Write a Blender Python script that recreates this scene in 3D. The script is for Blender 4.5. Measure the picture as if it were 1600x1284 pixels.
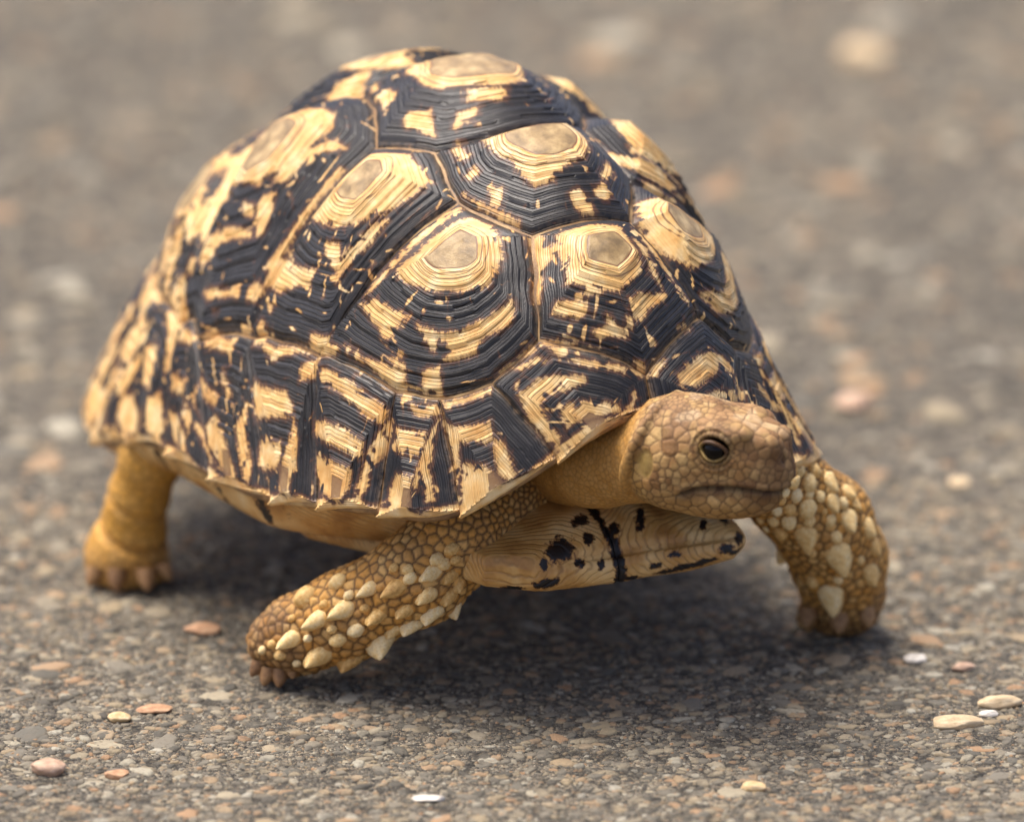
import bpy, bmesh, math, random
import numpy as np
from mathutils import Vector, Matrix
from mathutils.bvhtree import BVHTree
from mathutils.kdtree import KDTree

for o in list(bpy.data.objects):
    bpy.data.objects.remove(o)
scene = bpy.context.scene
C = scene.collection
rng = np.random.default_rng(7)
random.seed(7)

# ------------------------------------------------------------------ camera, sky, sun, exposure
# The scene is modelled in "u": 1 u = 0.22 mm (the tortoise is about 32 cm long).
K = 0.00022
PITCH = math.radians(17.5)
DIST = 18000.0                                    # camera distance in u (about 4 m)
FWD = np.array([0, math.cos(PITCH), -math.sin(PITCH)])
UPV = np.array([0, math.sin(PITCH), math.cos(PITCH)])
AIM = np.array([0, 0, 423 / math.cos(PITCH)])
EYE = AIM - DIST * FWD

cam = bpy.data.cameras.new('camera')
cam_o = bpy.data.objects.new('camera', cam)
C.objects.link(cam_o)
cam_o.location = Vector(EYE * K)
cam_o.rotation_euler = (math.radians(90) - PITCH, 0, 0)
cam.sensor_width = 36
cam.lens = 36 * DIST / 1600
cam.clip_start = 0.05
cam.clip_end = 500
cam.dof.use_dof = True
cam.dof.focus_distance = (DIST - 150) * K
cam.dof.aperture_fstop = 5.2
cam.dof.aperture_blades = 9
scene.camera = cam_o

SUN_ELEV, SUN_AZ = math.radians(70), math.radians(-70)   # azimuth from +Y (away), negative = left
sun_dir = Vector((math.sin(SUN_AZ) * math.cos(SUN_ELEV), math.cos(SUN_AZ) * math.cos(SUN_ELEV), math.sin(SUN_ELEV)))
world = bpy.data.worlds.new('World')
scene.world = world
world.use_nodes = True
wn = world.node_tree
bg = wn.nodes['Background']
sky = wn.nodes.new('ShaderNodeTexSky')
sky.sky_type = 'NISHITA'
sky.sun_disc = False
sky.sun_elevation = SUN_ELEV
sky.sun_rotation = SUN_AZ
sky.air_density = 0.35
sky.dust_density = 4.0
sky.ozone_density = 0.6
wn.links.new(sky.outputs[0], bg.inputs[0])
bg.inputs[1].default_value = 0.15
sl = bpy.data.lights.new('sun', 'SUN')
sl.energy = 1.15
sl.angle = math.radians(45)
sl.color = (1.0, 0.965, 0.89)
sun_o = bpy.data.objects.new('sun', sl)
C.objects.link(sun_o)
sun_o.rotation_euler = sun_dir.to_track_quat('Z', 'Y').to_euler()
sun_o.location = sun_dir * 3
vs = scene.view_settings
vs.view_transform = 'Standard'
vs.look = 'None'
vs.gamma = 1
vs.exposure = 1.26
vs.use_curve_mapping = False

# ------------------------------------------------------------------ helpers
def on_ground(x, y, z=0.0):
    """point on the plane z where the sight line of photo pixel (x, y) meets it (u)"""
    d = FWD + (x - 800) / DIST * np.array([1., 0, 0]) - (y - 642) / DIST * UPV
    t = (z - EYE[2]) / d[2]
    return EYE + d * t
def at(x, y, Y):
    """point at depth Y (u) on the sight line of photo pixel (x, y)"""
    d = FWD + (x - 800) / DIST * np.array([1., 0, 0]) - (y - 642) / DIST * UPV
    return EYE + d * ((Y - EYE[1]) / d[1])
def srgb(r, g, b):
    return tuple(((c / 255 + 0.055) / 1.055) ** 2.4 if c > 10 else c / 255 / 12.92 for c in (r, g, b)) + (1.0,)

class Mat:
    """a small wrapper to write node graphs"""
    def __init__(self, name, rough=0.6, spec=0.4):
        self.m = bpy.data.materials.new(name)
        self.m.use_nodes = True
        self.t = self.m.node_tree
        self.b = self.t.nodes['Principled BSDF']
        self.b.inputs['Roughness'].default_value = rough
        self.b.inputs['Specular IOR Level'].default_value = spec
        self.coord = None
    def node(self, typ, **kw):
        n = self.t.nodes.new(typ)
        for k, v in kw.items():
            setattr(n, k, v)
        return n
    def put(self, sock, v):
        if isinstance(v, bpy.types.NodeSocket):
            self.t.links.new(v, sock)
        elif v is not None:
            sock.default_value = v
    def attr(self, name, out='Fac'):
        return self.node('ShaderNodeAttribute', attribute_name=name).outputs[out]
    def obj(self):
        if self.coord is None:
            self.coord = self.node('ShaderNodeTexCoord')
        return self.coord.outputs['Object']
    def math(self, op, a, b=None, c=None, clamp=False):
        n = self.node('ShaderNodeMath', operation=op, use_clamp=clamp)
        self.put(n.inputs[0], a); self.put(n.inputs[1], b); self.put(n.inputs[2], c)
        return n.outputs[0]
    def ramp01(self, v, a, b, smooth=True):
        n = self.node('ShaderNodeMapRange', interpolation_type='SMOOTHSTEP' if smooth else 'LINEAR')
        self.put(n.inputs['Value'], v)
        n.inputs['From Min'].default_value = a; n.inputs['From Max'].default_value = b
        return n.outputs['Result']
    def noise(self, vec, scale, detail=3, rough=0.55, out='Fac'):
        n = self.node('ShaderNodeTexNoise')
        self.put(n.inputs['Vector'], vec)
        n.inputs['Scale'].default_value = scale; n.inputs['Detail'].default_value = detail; n.inputs['Roughness'].default_value = rough
        return n.outputs[out]
    def voro(self, vec, scale, feature='F1', out='Distance', rnd=1.0):
        n = self.node('ShaderNodeTexVoronoi', feature=feature)
        self.put(n.inputs['Vector'], vec)
        n.inputs['Scale'].default_value = scale
        n.inputs['Randomness'].default_value = rnd
        return n.outputs[out]
    def mix(self, f, a, b, mode='MIX'):
        n = self.node('ShaderNodeMix', data_type='RGBA', blend_type=mode)
        self.put(n.inputs['Factor'], f); self.put(n.inputs['A'], a) if False else None
        self.put(n.inputs[6], a); self.put(n.inputs[7], b)
        return n.outputs[2]
    def ramp(self, v, stops, const=False):
        n = self.node('ShaderNodeValToRGB')
        e = n.color_ramp.elements
        while len(e) < len(stops):
            e.new(0.5)
        for i, (p, col) in enumerate(stops):
            e[i].position = p; e[i].color = col
        if const:
            n.color_ramp.interpolation = 'CONSTANT'
        self.put(n.inputs[0], v)
        return n.outputs[0]
    def vmul(self, v, xyz):
        n = self.node('ShaderNodeVectorMath', operation='MULTIPLY')
        self.put(n.inputs[0], v); n.inputs[1].default_value = xyz
        return n.outputs[0]
    def bump(self, h, strength=0.5, dist=1.0, normal=None):
        n = self.node('ShaderNodeBump')
        n.inputs['Strength'].default_value = strength
        n.inputs['Distance'].default_value = dist
        self.put(n.inputs['Height'], h)
        self.put(n.inputs['Normal'], normal) if normal is not None else None
        return n.outputs[0]
    def out(self, color=None, rough=None, normal=None):
        self.put(self.b.inputs['Base Color'], color)
        self.put(self.b.inputs['Roughness'], rough)
        self.put(self.b.inputs['Normal'], normal)
        return self.m

def mesh_np(name, V, F, smooth=True, attrs=None):
    """V (n,3) in u, F list/array of polygons -> mesh in metres"""
    me = bpy.data.meshes.new(name)
    V = np.asarray(V, np.float32) * K
    if isinstance(F, np.ndarray):
        n, k = F.shape
        me.vertices.add(len(V)); me.vertices.foreach_set('co', V.ravel())
        me.loops.add(n * k); me.loops.foreach_set('vertex_index', F.astype(np.int32).ravel())
        me.polygons.add(n)
        me.polygons.foreach_set('loop_start', np.arange(0, n * k, k, dtype=np.int32))
        me.polygons.foreach_set('loop_total', np.full(n, k, np.int32))
        me.update(calc_edges=True)
        me.validate()
    else:
        me.from_pydata([tuple(v) for v in V], [], F)
        me.update()
    me.polygons.foreach_set('use_smooth', np.full(len(me.polygons), smooth, bool))
    for nm, a in (attrs or {}).items():
        a = np.asarray(a, np.float32)
        if a.ndim == 1:
            me.attributes.new(nm, 'FLOAT', 'POINT').data.foreach_set('value', a)
        elif a.shape[1] == 3:
            me.attributes.new(nm, 'FLOAT_VECTOR', 'POINT').data.foreach_set('vector', a.ravel())
        else:
            me.attributes.new(nm, 'FLOAT_COLOR', 'POINT').data.foreach_set('color', a.ravel())
    return me
def link(name, me, mat=None, parent=None, loc=None):
    o = bpy.data.objects.new(name, me)
    C.objects.link(o)
    if mat is not None and me is not None and not me.materials:
        me.materials.append(mat)
    if parent is not None:
        o.parent = parent
    if loc is not None:
        o.location = Vector(np.asarray(loc, float) * K)
    return o
def tag(o, label=None, cat=None, group=None, kind=None):
    for k, v in (('label', label), ('category', cat), ('group', group), ('kind', kind)):
        if v:
            o[k] = v
    return o
def vnoise(P, scale, seed=0):
    """cheap smooth value noise for numpy points (n,3), result about -1..1"""
    q = P / scale + 31.7 * seed
    i = np.floor(q).astype(np.int64); f = q - i; f = f * f * (3 - 2 * f)
    out = np.zeros(len(P))
    for dx in (0, 1):
        for dy in (0, 1):
            for dz in (0, 1):
                h = (i[:, 0] + dx) * 374761393 + (i[:, 1] + dy) * 668265263 + (i[:, 2] + dz) * 1274126177 + seed * 97531
                h = (h ^ (h >> 13)) * 1274126177
                h = ((h ^ (h >> 16)) & 0xffff) / 32767.5 - 1
                out += h * (f[:, 0] if dx else 1 - f[:, 0]) * (f[:, 1] if dy else 1 - f[:, 1]) * (f[:, 2] if dz else 1 - f[:, 2])
    return out

# ------------------------------------------------------------------ implicit surfaces -> mesh
def smin(a, b, k):
    h = np.clip(0.5 + 0.5 * (b - a) / k, 0, 1)
    return b + (a - b) * h - k * h * (1 - h)
def ell(P, c, r):
    q = P - np.asarray(c, np.float32); r = np.asarray(r, np.float32)
    k0 = np.sqrt(((q / r) ** 2).sum(-1)); k1 = np.sqrt(((q / (r * r)) ** 2).sum(-1)) + 1e-9
    return k0 * (k0 - 1) / k1
def cone(P, a, b, ra, rb):
    a = np.asarray(a, np.float32); b = np.asarray(b, np.float32); ba = b - a
    pa = P - a
    h = np.clip((pa @ ba) / (ba @ ba), 0, 1)
    return np.sqrt(((pa - h[:, None] * ba) ** 2).sum(-1)) - (ra + (rb - ra) * h)
def chain(P, pts, k=20):
    d = None
    for (a, ra), (b, rb) in zip(pts[:-1], pts[1:]):
        e = cone(P, a, b, ra, rb)
        d = e if d is None else smin(d, e, k)
    return d
def surfnet(f, lo, hi, h):
    B = 8
    lo = np.asarray(lo, float); hi = np.asarray(hi, float)
    nb = np.ceil((hi - lo) / (B * h)).astype(int)
    bi = np.stack(np.meshgrid(*[np.arange(n) for n in nb], indexing='ij'), -1).reshape(-1, 3)
    cv = f((lo + (bi + 0.5) * B * h).astype(np.float32))
    bi = bi[np.abs(cv) < B * h * 1.35]
    g = np.stack(np.meshgrid(*[np.arange(B + 1)] * 3, indexing='ij'), -1).reshape(-1, 3)
    val = np.empty((len(bi), len(g)), np.float32)
    for s in range(0, len(bi), 400):
        P = (lo + (bi[s:s + 400, None] * B + g[None]) * h).reshape(-1, 3).astype(np.float32)
        val[s:s + 400] = f(P).reshape(-1, len(g))
    val = val.reshape(-1, B + 1, B + 1, B + 1)
    ins = val < 0
    N = nb * B
    def sub(a, o):
        return a[:, o[0]:o[0] + B, o[1]:o[1] + B, o[2]:o[2] + B]
    cor = [(x, y, z) for x in (0, 1) for y in (0, 1) for z in (0, 1)]
    cnt = sum(sub(ins, c).astype(np.int8) for c in cor)
    act = (cnt > 0) & (cnt < 8)
    w = np.argwhere(act)
    acc = np.zeros((len(w), 3)); num = np.zeros(len(w))
    for a in cor:
        for ax in range(3):
            if a[ax]:
                continue
            b = list(a); b[ax] = 1
            va = sub(val, a)[act]; vb = sub(val, b)[act]
            m = (va < 0) != (vb < 0)
            t = np.where(m, va / np.where(m, va - vb, 1), 0)
            p = np.tile(np.array(a, float), (len(w), 1)); p[:, ax] += t
            acc += p * m[:, None]; num += m
    gi = bi[w[:, 0]] * B + w[:, 1:]
    V = lo + (gi + acc / num[:, None]) * h
    def key(c):
        return ((c[:, 0] + 1) * (N[1] + 2) + c[:, 1] + 1) * (N[2] + 2) + c[:, 2] + 1
    kk = key(gi); order = np.argsort(kk); ks = kk[order]
    faces = []
    for ax in range(3):
        o = [0, 0, 0]; o[ax] = 1
        a = sub(ins, (0, 0, 0)); b = sub(ins, o)
        e = np.argwhere(a != b)
        c = bi[e[:, 0]] * B + e[:, 1:]
        flip = a[a != b]
        u, v = [i for i in range(3) if i != ax]
        eu = np.zeros(3, int); eu[u] = 1; ev = np.zeros(3, int); ev[v] = 1
        quad = []
        ok = np.ones(len(c), bool)
        for d in (0 * eu, -eu, -eu - ev, -ev):
            q = key(c + d); i = np.clip(np.searchsorted(ks, q), 0, len(ks) - 1)
            ok &= ks[i] == q
            quad.append(order[i])
        Q = np.stack(quad, -1)
        s = flip if ax != 1 else ~flip
        Q[~s] = Q[~s][:, ::-1]
        faces.append(Q[ok])
    V = V.astype(np.float32)
    for _ in range(2):
        G = grad(f, V)
        V = V - G * np.clip(f(V), -h, h)[:, None]
    return V, np.concatenate(faces)
def grad(f, V, e=0.8):
    G = np.stack([f(V + np.eye(3, dtype=np.float32)[i] * e) - f(V - np.eye(3, dtype=np.float32)[i] * e) for i in range(3)], -1)
    return G / (np.linalg.norm(G, axis=1, keepdims=True) + 1e-9)

# ------------------------------------------------------------------ road
STONE = [(0.0, srgb(78, 74, 70)), (0.12, srgb(112, 106, 99)), (0.30, srgb(142, 132, 120)), (0.46, srgb(164, 150, 131)),
         (0.60, srgb(186, 164, 132)), (0.74, srgb(200, 152, 112)), (0.82, srgb(194, 175, 147)), (0.93, srgb(198, 186, 166)), (1.0, srgb(208, 198, 182))]
def stone_material(name, rnd_of, s1=900, s2=3500, shared=True):
    m = Mat(name, 0.8, 0.25)
    rnd = rnd_of(m)
    base = m.ramp(rnd, STONE)
    base = m.mix(0.42, base, srgb(86, 83, 74))
    n1 = m.noise(m.obj(), s1, 4)
    n2 = m.noise(m.obj(), s2, 3)
    col = m.mix(m.ramp01(n1, 0.35, 0.75), base, m.mix(0.45, base, srgb(122, 108, 94)))
    col = m.mix(m.math('MULTIPLY', m.ramp01(n2, 0.52, 0.72), 0.35), col, srgb(70, 62, 54))
    if shared:      # bitumen and tyre grime spread over the chips as over the road
        mid = m.noise(m.obj(), 110, 4)
        col = m.mix(m.math('MULTIPLY', m.ramp01(mid, 0.47, 0.66), 0.6), col, srgb(72, 67, 62))
        fine = m.noise(m.obj(), 420, 3)
        col = m.mix(m.math('MULTIPLY', m.ramp01(fine, 0.5, 0.66), 0.3), col, srgb(66, 60, 54))
    h = m.math('ADD', m.math('MULTIPLY', n1, 1.0), m.math('MULTIPLY', n2, 0.35))
    col = m.mix(1.0, col, (0.965, 1.0, 0.95, 1.0), 'MULTIPLY')
    return m.out(col, 0.8, m.bump(h, 0.6, 0.0006))
M_CHIP = stone_material('road_aggregate', lambda m: m.attr('rnd'))
M_STONE = stone_material('road_stone', lambda m: m.node('ShaderNodeObjectInfo').outputs['Random'], 1.1 / K, 4.5 / K, False)

def road_material():
    m = Mat('weathered_asphalt', 0.85, 0.25)
    co = m.obj()
    warp = m.noise(co, 300, 2, out='Color')
    v = m.node('ShaderNodeVectorMath', operation='MULTIPLY_ADD')
    m.put(v.inputs[0], warp); v.inputs[1].default_value = (0.0012,) * 3; m.put(v.inputs[2], co)
    w = v.outputs[0]
    pal = [(0.0, srgb(44, 42, 41)), (0.16, srgb(86, 80, 75)), (0.4, srgb(114, 107, 99)), (0.62, srgb(142, 131, 117)),
           (0.8, srgb(160, 140, 118)), (0.92, srgb(180, 164, 142)), (1.0, srgb(198, 188, 172))]
    def layer(scale):
        c = m.voro(w, scale, out='Color')
        sep = m.node('ShaderNodeSeparateColor'); m.put(sep.inputs[0], c)
        d = m.voro(w, scale, 'DISTANCE_TO_EDGE')
        return m.ramp(sep.outputs[0], pal), d, sep.outputs[1]
    c1, d1, r1 = layer(620)
    c2, d2, r2 = layer(1500)
    keep = m.math('MULTIPLY', m.ramp01(d1, 0.03, 0.10), m.ramp01(r1, 0.30, 0.36))
    col = m.mix(keep, m.mix(m.ramp01(d2, 0.0, 0.14), srgb(42, 40, 37), c2), c1)
    big = m.noise(co, 14, 4)
    col = m.mix(m.math('MULTIPLY', m.ramp01(big, 0.42, 0.66), 0.35), col, srgb(78, 72, 66))
    mid = m.noise(co, 110, 4)
    col = m.mix(m.math('MULTIPLY', m.ramp01(mid, 0.47, 0.66), 0.68), col, srgb(54, 51, 48))
    h = m.math('ADD', m.math('MULTIPLY', m.math('MULTIPLY', keep, m.ramp01(d1, 0.0, 0.3)), 1.6), m.math('MULTIPLY', m.ramp01(d2, 0.0, 0.3), 0.7))
    h = m.math('ADD', h, m.math('MULTIPLY', mid, 2.0))
    col = m.mix(1.0, col, (0.965, 1.0, 0.95, 1.0), 'MULTIPLY')
    return m.out(col, 0.85, m.bump(h, 0.8, 0.0005))
M_ROAD = road_material()

def warp_axis(lo, hi, near, step, far):
    """grid lines: fine between lo and hi, growing out to far"""
    a = list(np.arange(lo, hi + 1, step))
    s = step; x = hi
    while x < far:
        s *= 1.35; x += s; a.append(x)
    s = step; x = lo
    while x > -far:
        s *= 1.35; x -= s; a.insert(0, x)
    return np.array(a)
def road_height(X, Y):
    P = np.stack([X, Y, X * 0], -1).reshape(-1, 3)
    h = 1.6 * vnoise(P, 95, 3) + 1.0 * vnoise(P, 38, 4)
    return (h - 2.2).reshape(np.shape(X))
gx = warp_axis(-1100, 1100, 0, 16, 500000.)
gy = warp_axis(-950, 2600, 0, 16, 500000.)
GX, GY = np.meshgrid(gx, gy, indexing='ij')
GV = np.stack([GX, GY, road_height(GX, GY)], -1).reshape(-1, 3)
ii = np.arange(len(gx) * len(gy)).reshape(len(gx), len(gy))
GF = np.stack([ii[:-1, :-1], ii[1:, :-1], ii[1:, 1:], ii[:-1, 1:]], -1).reshape(-1, 4)
road = link('road', mesh_np('road', GV, GF), M_ROAD)
tag(road, 'worn grey asphalt road with exposed tan aggregate', 'road', kind='structure')

def dome(n, rings, seed, flat=0.55, square=0.0):
    """irregular flat-topped half stone of radius 1, height 1, with a short skirt below z=0"""
    r = np.random.default_rng(seed)
    th = np.arange(n) / n * 2 * np.pi + r.uniform(-0.25, 0.25, n) * (2 * np.pi / n)
    rad = 1 + r.uniform(-0.34, 0.26, n)
    V = []
    prof = [(1.02, -0.8), (1.0, 0.0)] + [(1 - (1 - flat) * ((k + 1) / rings) ** 1.6, math.sin((k + 1) / rings * math.pi / 2)) for k in range(rings)]
    for s, z in prof:
        for t, q in zip(th, rad):
            V.append((s * q * math.cos(t), s * q * math.sin(t), z * (1 + (r.uniform(-0.12, 0.12) if z > 0 else 0))))
    V.append((0, 0, 1.05))
    F = []
    L = len(prof)
    for a in range(L - 1):
        for i in range(n):
            j = (i + 1) % n
            F += [(a * n + i, a * n + j, (a + 1) * n + j), (a * n + i, (a + 1) * n + j, (a + 1) * n + i)]
    for i in range(n):
        F.append(((L - 1) * n + i, (L - 1) * n + (i + 1) % n, L * n))
    return np.array(V), np.array(F)

# chips of aggregate that stand proud of the bitumen
def scatter(n, x0, x1, y0, y1, r0, r1, power=2.2):
    u = rng.random(n)
    r = (r0 ** (1 - power) + u * (r1 ** (1 - power) - r0 ** (1 - power))) ** (1 / (1 - power))
    return np.stack([rng.uniform(x0, x1, n), rng.uniform(y0, y1, n), r], -1)
big_s = np.concatenate([scatter(190, -1000, 1000, -780, 1000, 14, 29, 3.0), scatter(110, -1150, 1150, 1000, 3900, 24, 52, 2.6)])
templates = [mesh_np('stone', *dome(11, 3, 100 + i)) for i in range(14)]
for me in templates:
    me.materials.append(M_STONE)
for k, (x, y, r) in enumerate(big_s):
    o = link('stone', templates[k % 14], None, road)
    z = float(road_height(np.array([x]), np.array([y]))[0])
    o.location = Vector((x * K, y * K, (z - 0.5) * K))
    s = rng.uniform(0.7, 1.25)
    o.scale = (r * s, r / s, r * rng.uniform(0.10, 0.24))
    o.rotation_euler = (rng.normal(0, 0.05), rng.normal(0, 0.05), rng.uniform(0, 6.28))
def chip_mesh(sc, n, rings, hlo, hhi, name):
    T = [dome(n, rings, 300 + i) for i in range(24)]
    Vs, Fs, Rs = [], [], []
    off = 0
    z = road_height(sc[:, 0], sc[:, 1])
    for ti, (tv, tf) in enumerate(T):
        m = np.arange(len(sc)) % 24 == ti
        S = sc[m]; q = len(S)
        a = rng.uniform(0, 6.28, q); e = rng.uniform(0.72, 1.3, q)
        lx = tv[None, :, 0] * (S[:, 2] * e)[:, None]; ly = tv[None, :, 1] * (S[:, 2] / e)[:, None]
        hz = S[:, 2] * rng.uniform(hlo, hhi, q)
        tx = rng.normal(0, 0.07, q); ty = rng.normal(0, 0.07, q)
        X = lx * np.cos(a)[:, None] - ly * np.sin(a)[:, None]
        Y = lx * np.sin(a)[:, None] + ly * np.cos(a)[:, None]
        Z = tv[None, :, 2] * hz[:, None] + X * tx[:, None] + Y * ty[:, None] + z[m][:, None] + rng.uniform(-0.5, 0.5, q)[:, None]
        Vs.append(np.stack([X + S[:, 0][:, None], Y + S[:, 1][:, None], Z], -1).reshape(-1, 3))
        Fs.append((tf[None] + (np.arange(q) * len(tv))[:, None, None] + off).reshape(-1, 3))
        Rs.append(np.repeat(rng.random(q), len(tv)))
        off += q * len(tv)
    return mesh_np(name, np.concatenate(Vs), np.concatenate(Fs), True, {'rnd': np.concatenate(Rs)})
near = np.concatenate([scatter(7500, -1000, 1000, -820, 1000, 6, 15, 2.8), scatter(2600, -1200, 1200, 1000, 4300, 10, 26, 2.6)])
tag(link('aggregate_chips', chip_mesh(near, 8, 2, 0.10, 0.34, 'aggregate_chips'), M_CHIP, road), kind='stuff')
tiny = scatter(19000, -1000, 1000, -820, 900, 2.6, 6, 2.0)
tag(link('aggregate_grit', chip_mesh(tiny, 6, 1, 0.2, 0.6, 'aggregate_grit'), M_CHIP, road), kind='stuff')

# ------------------------------------------------------------------ tortoise: carapace
SH = {'a': 62.89, 'cx': -141.25, 'cy': 489.67, 'Lf': 790.64, 'Lr': 685.68, 'W': 468.82, 'q': 2.41, 'zt': 886.0, 'f0': 130.26,
      'af': 71.75, 'as': 64.72, 'ar': 32.69, 'zf': 515.58, 'zc': 345.0, 'zd': 303.49, 'zs': 300.36, 'zq': 212.01, 'zr': 311.73}
HEAD = math.radians(SH['a'])
HV = np.array([math.cos(HEAD), -math.sin(HEAD), 0]); NV = np.array([-math.sin(HEAD), -math.cos(HEAD), 0])
BASE = np.array([SH['cx'], SH['cy'], 0.0])
def body_to_world(L):
    L = np.asarray(L, float)
    return BASE + L[..., 0:1] * HV + L[..., 1:2] * NV + L[..., 2:3] * np.array([0, 0, 1.])
def world_to_body(P):
    P = np.asarray(P, float) - BASE
    return np.stack([P @ HV, P @ NV, P[..., 2]], -1)
_ks = np.radians([0, 28, 60, 90, 135, 180]); _vs = np.array([SH[k] for k in ('zf', 'zc', 'zd', 'zs', 'zq', 'zr')])
def shell_point(xi, eta, dr=0.0):
    """unit disk (xi forward, eta right) -> body frame (forward, right, up)"""
    r = np.hypot(xi, eta); phi = np.arctan2(eta, xi); c, s = np.cos(phi), np.sin(phi)
    L = np.where(c >= 0, SH['Lf'], SH['Lr'])
    rad = (np.abs(c / L) ** SH['q'] + np.abs(s / SH['W']) ** SH['q']) ** (-1 / SH['q'])
    rad = rad * (1 + 0.06 * np.exp(-((phi + 0.54) / 0.2) ** 2) * np.clip(r, 0, 1.05) ** 14)   # the left front edge flares wider
    af, as_, ar = (math.radians(SH[k]) for k in ('af', 'as', 'ar'))
    w = s * s
    al = np.where(c >= 0, af, ar) * (1 - w) + as_ * w
    R = np.sin(r * al) / np.sin(al); g = (np.cos(r * al) - np.cos(al)) / (1 - np.cos(al))
    a = np.abs(phi); i = np.clip(np.searchsorted(_ks, a, side='right') - 1, 0, 4)
    t = np.clip((a - _ks[i]) / (_ks[i + 1] - _ks[i]), 0, 1); t = t * t * (3 - 2 * t)
    z = _vs[i] * (1 - t) + _vs[i + 1] * t
    z = z + (SH['zt'] - z) * g
    return np.stack([R * rad * c + SH['f0'] * (1 - R), R * rad * s, z], -1)
def shell_normal(xi, eta):
    e = 2e-3
    du = shell_point(xi + e, eta) - shell_point(xi - e, eta); dv = shell_point(xi, eta + e) - shell_point(xi, eta - e)
    n = np.cross(du, dv)
    n /= np.linalg.norm(n, axis=-1, keepdims=True) + 1e-9
    # outward: away from a point inside the shell
    o = shell_point(xi, eta) - np.array([40, 0, 380.])
    return n * np.sign((n * o).sum(-1, keepdims=True))

tortoise = bpy.data.objects.new('tortoise', None)
C.objects.link(tortoise)
tortoise.location = Vector(BASE * K)
tortoise.rotation_euler = (0, 0, -HEAD)
tortoise.empty_display_size = 0.05
tag(tortoise, 'leopard tortoise with black and yellow domed shell walking across the asphalt', 'tortoise')
# body frame axes: x forward, y LEFT, z up in the Empty's frame
def toward_empty(L):
    L = np.array(L, float); L[..., 1] *= -1
    return L

# seams: corner points of the horny plates in the unit disk, right side (left = mirrored unless given)
RS = dict(v12=(.540, .098), v23=(.272, .160), v34=(-.095, .225), v45=(-.50, .175),
          a12=(.400, .170), a23=(.192, .284), a34=(-.370, .280),
          m0=(.925, .0), m1=(.748, .164), m12=(.766, .256), m23=(.732, .348), m34=(.688, .426), m45=(.518, .566), m56=(.284, .728),
          m67=(.024, .830), m78=(-.150, .805), m89=(-.40, .672), m910=(-.60, .52), m1011=(-.72, .34), m11s=(-.80, .13),
          c12=(.535, .545), c34=(-.085, .790), c4v=(-.76, .22),
          r0=(1., .0), r1=(.98, .2), r2=(.924, .382), r3=(.84, .543), r4=(.735, .678), r5=(.61, .79), r6=(.335, .942), r7=(.032, 1.0),
          r8=(-.296, .955), r9=(-.60, .80), r10=(-.83, .557), r11=(-.968, .25))
LS = dict(v23=(.271, -.125), a12=(.425, -.150), v12=(.550, -.086))
def jn(k, side):
    if side > 0:
        return RS[k]
    if k in LS:
        return LS[k]
    x, y = RS[k]
    return (x, -y)
def scute_defs():
    D = []
    P = lambda *ks: [jn(k[1:], 1 if k[0] == '+' else -1) for k in ks]
    D.append(('vertebral_scute', P('+v12', '+m1', '+m0', '-m1', '-v12'), (.638, .010), .22, 30))
    D.append(('vertebral_scute', P('+v23', '+a12', '+v12', '-v12', '-a12', '-v23'), (.337, .008), .31, 32))
    D.append(('vertebral_scute', P('+v34', '+a23', '+v23', '-v23', '-a23', '-v34'), (.046, .008), .31, 30))
    D.append(('vertebral_scute', P('+v45', '+a34', '+v34', '-v34', '-a34', '-v45'), (-.27, .0), .32, 17))
    D.append(('vertebral_scute', P('+m11s', '+c4v', '+v45', '-v45', '-c4v', '-m11s'), (-.62, .0), .36, 26))
    for s in '+-':
        e = 1 if s == '+' else -1
        p = lambda *ks: P(*[s + k for k in ks])
        D.append(('costal_scute', p('v12', 'a12', 'c12', 'm45', 'm34', 'm23', 'm12', 'm1'), (.512, .192) if e > 0 else (.545, -.142), .21, 34))
        D.append(('costal_scute', p('a12', 'v23', 'a23', 'm56', 'm45', 'c12'), (.298, .294 * e), .22, 34))
        D.append(('costal_scute', p('a23', 'v34', 'a34', 'm78', 'c34', 'm67', 'm56'), (-.110, .425 * e), .23, 36))
        D.append(('costal_scute', p('a34', 'v45', 'c4v', 'm1011', 'm910', 'm89', 'm78'), (-.47, .40 * e), .27, 26))
        tops = ['m0', 'm12', 'm23', 'm34', 'm45', 'm56', 'm67', 'm78', 'm89', 'm910', 'm1011', 'm11s']
        for i in range(11):
            poly = [tops[i]] + (['m1'] if i == 0 else []) + [tops[i + 1], 'RIM']
            a, b = np.array(jn('r%d' % i, e)), np.array(jn('r%d' % (i + 1), e))
            pts = P(*[s + k for k in poly[:-1]])
            if i == 3:
                pts = [pts[0], jn('c12', e), pts[1]]
            if i == 6:
                pts = [pts[0], jn('c34', e), pts[1]]
            rim = []
            pa, pb = math.atan2(a[1], a[0]), math.atan2(b[1], b[0])
            for t in np.linspace(1, 0, 7):
                q = pa + (pb - pa) * t
                rr = 1.0 + 0.013 * t ** 2
                rim.append((rr * math.cos(q), rr * math.sin(q)))
            qa = pa + (pb - pa) * 0.60
            D.append(('marginal_scute', pts + rim, (0.988 * math.cos(qa), 0.988 * math.sin(qa)), .15, 6))
    rim = [(1.01 * math.cos(q), 1.01 * math.sin(q)) for q in np.linspace(math.atan2(-.25, -.968), math.atan2(.25, -.968) - 2 * math.pi, 9)][::-1]
    D.append(('marginal_scute', P('-m11s', '+m11s') + rim, (-.95, 0), .2, 8))
    return D

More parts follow.
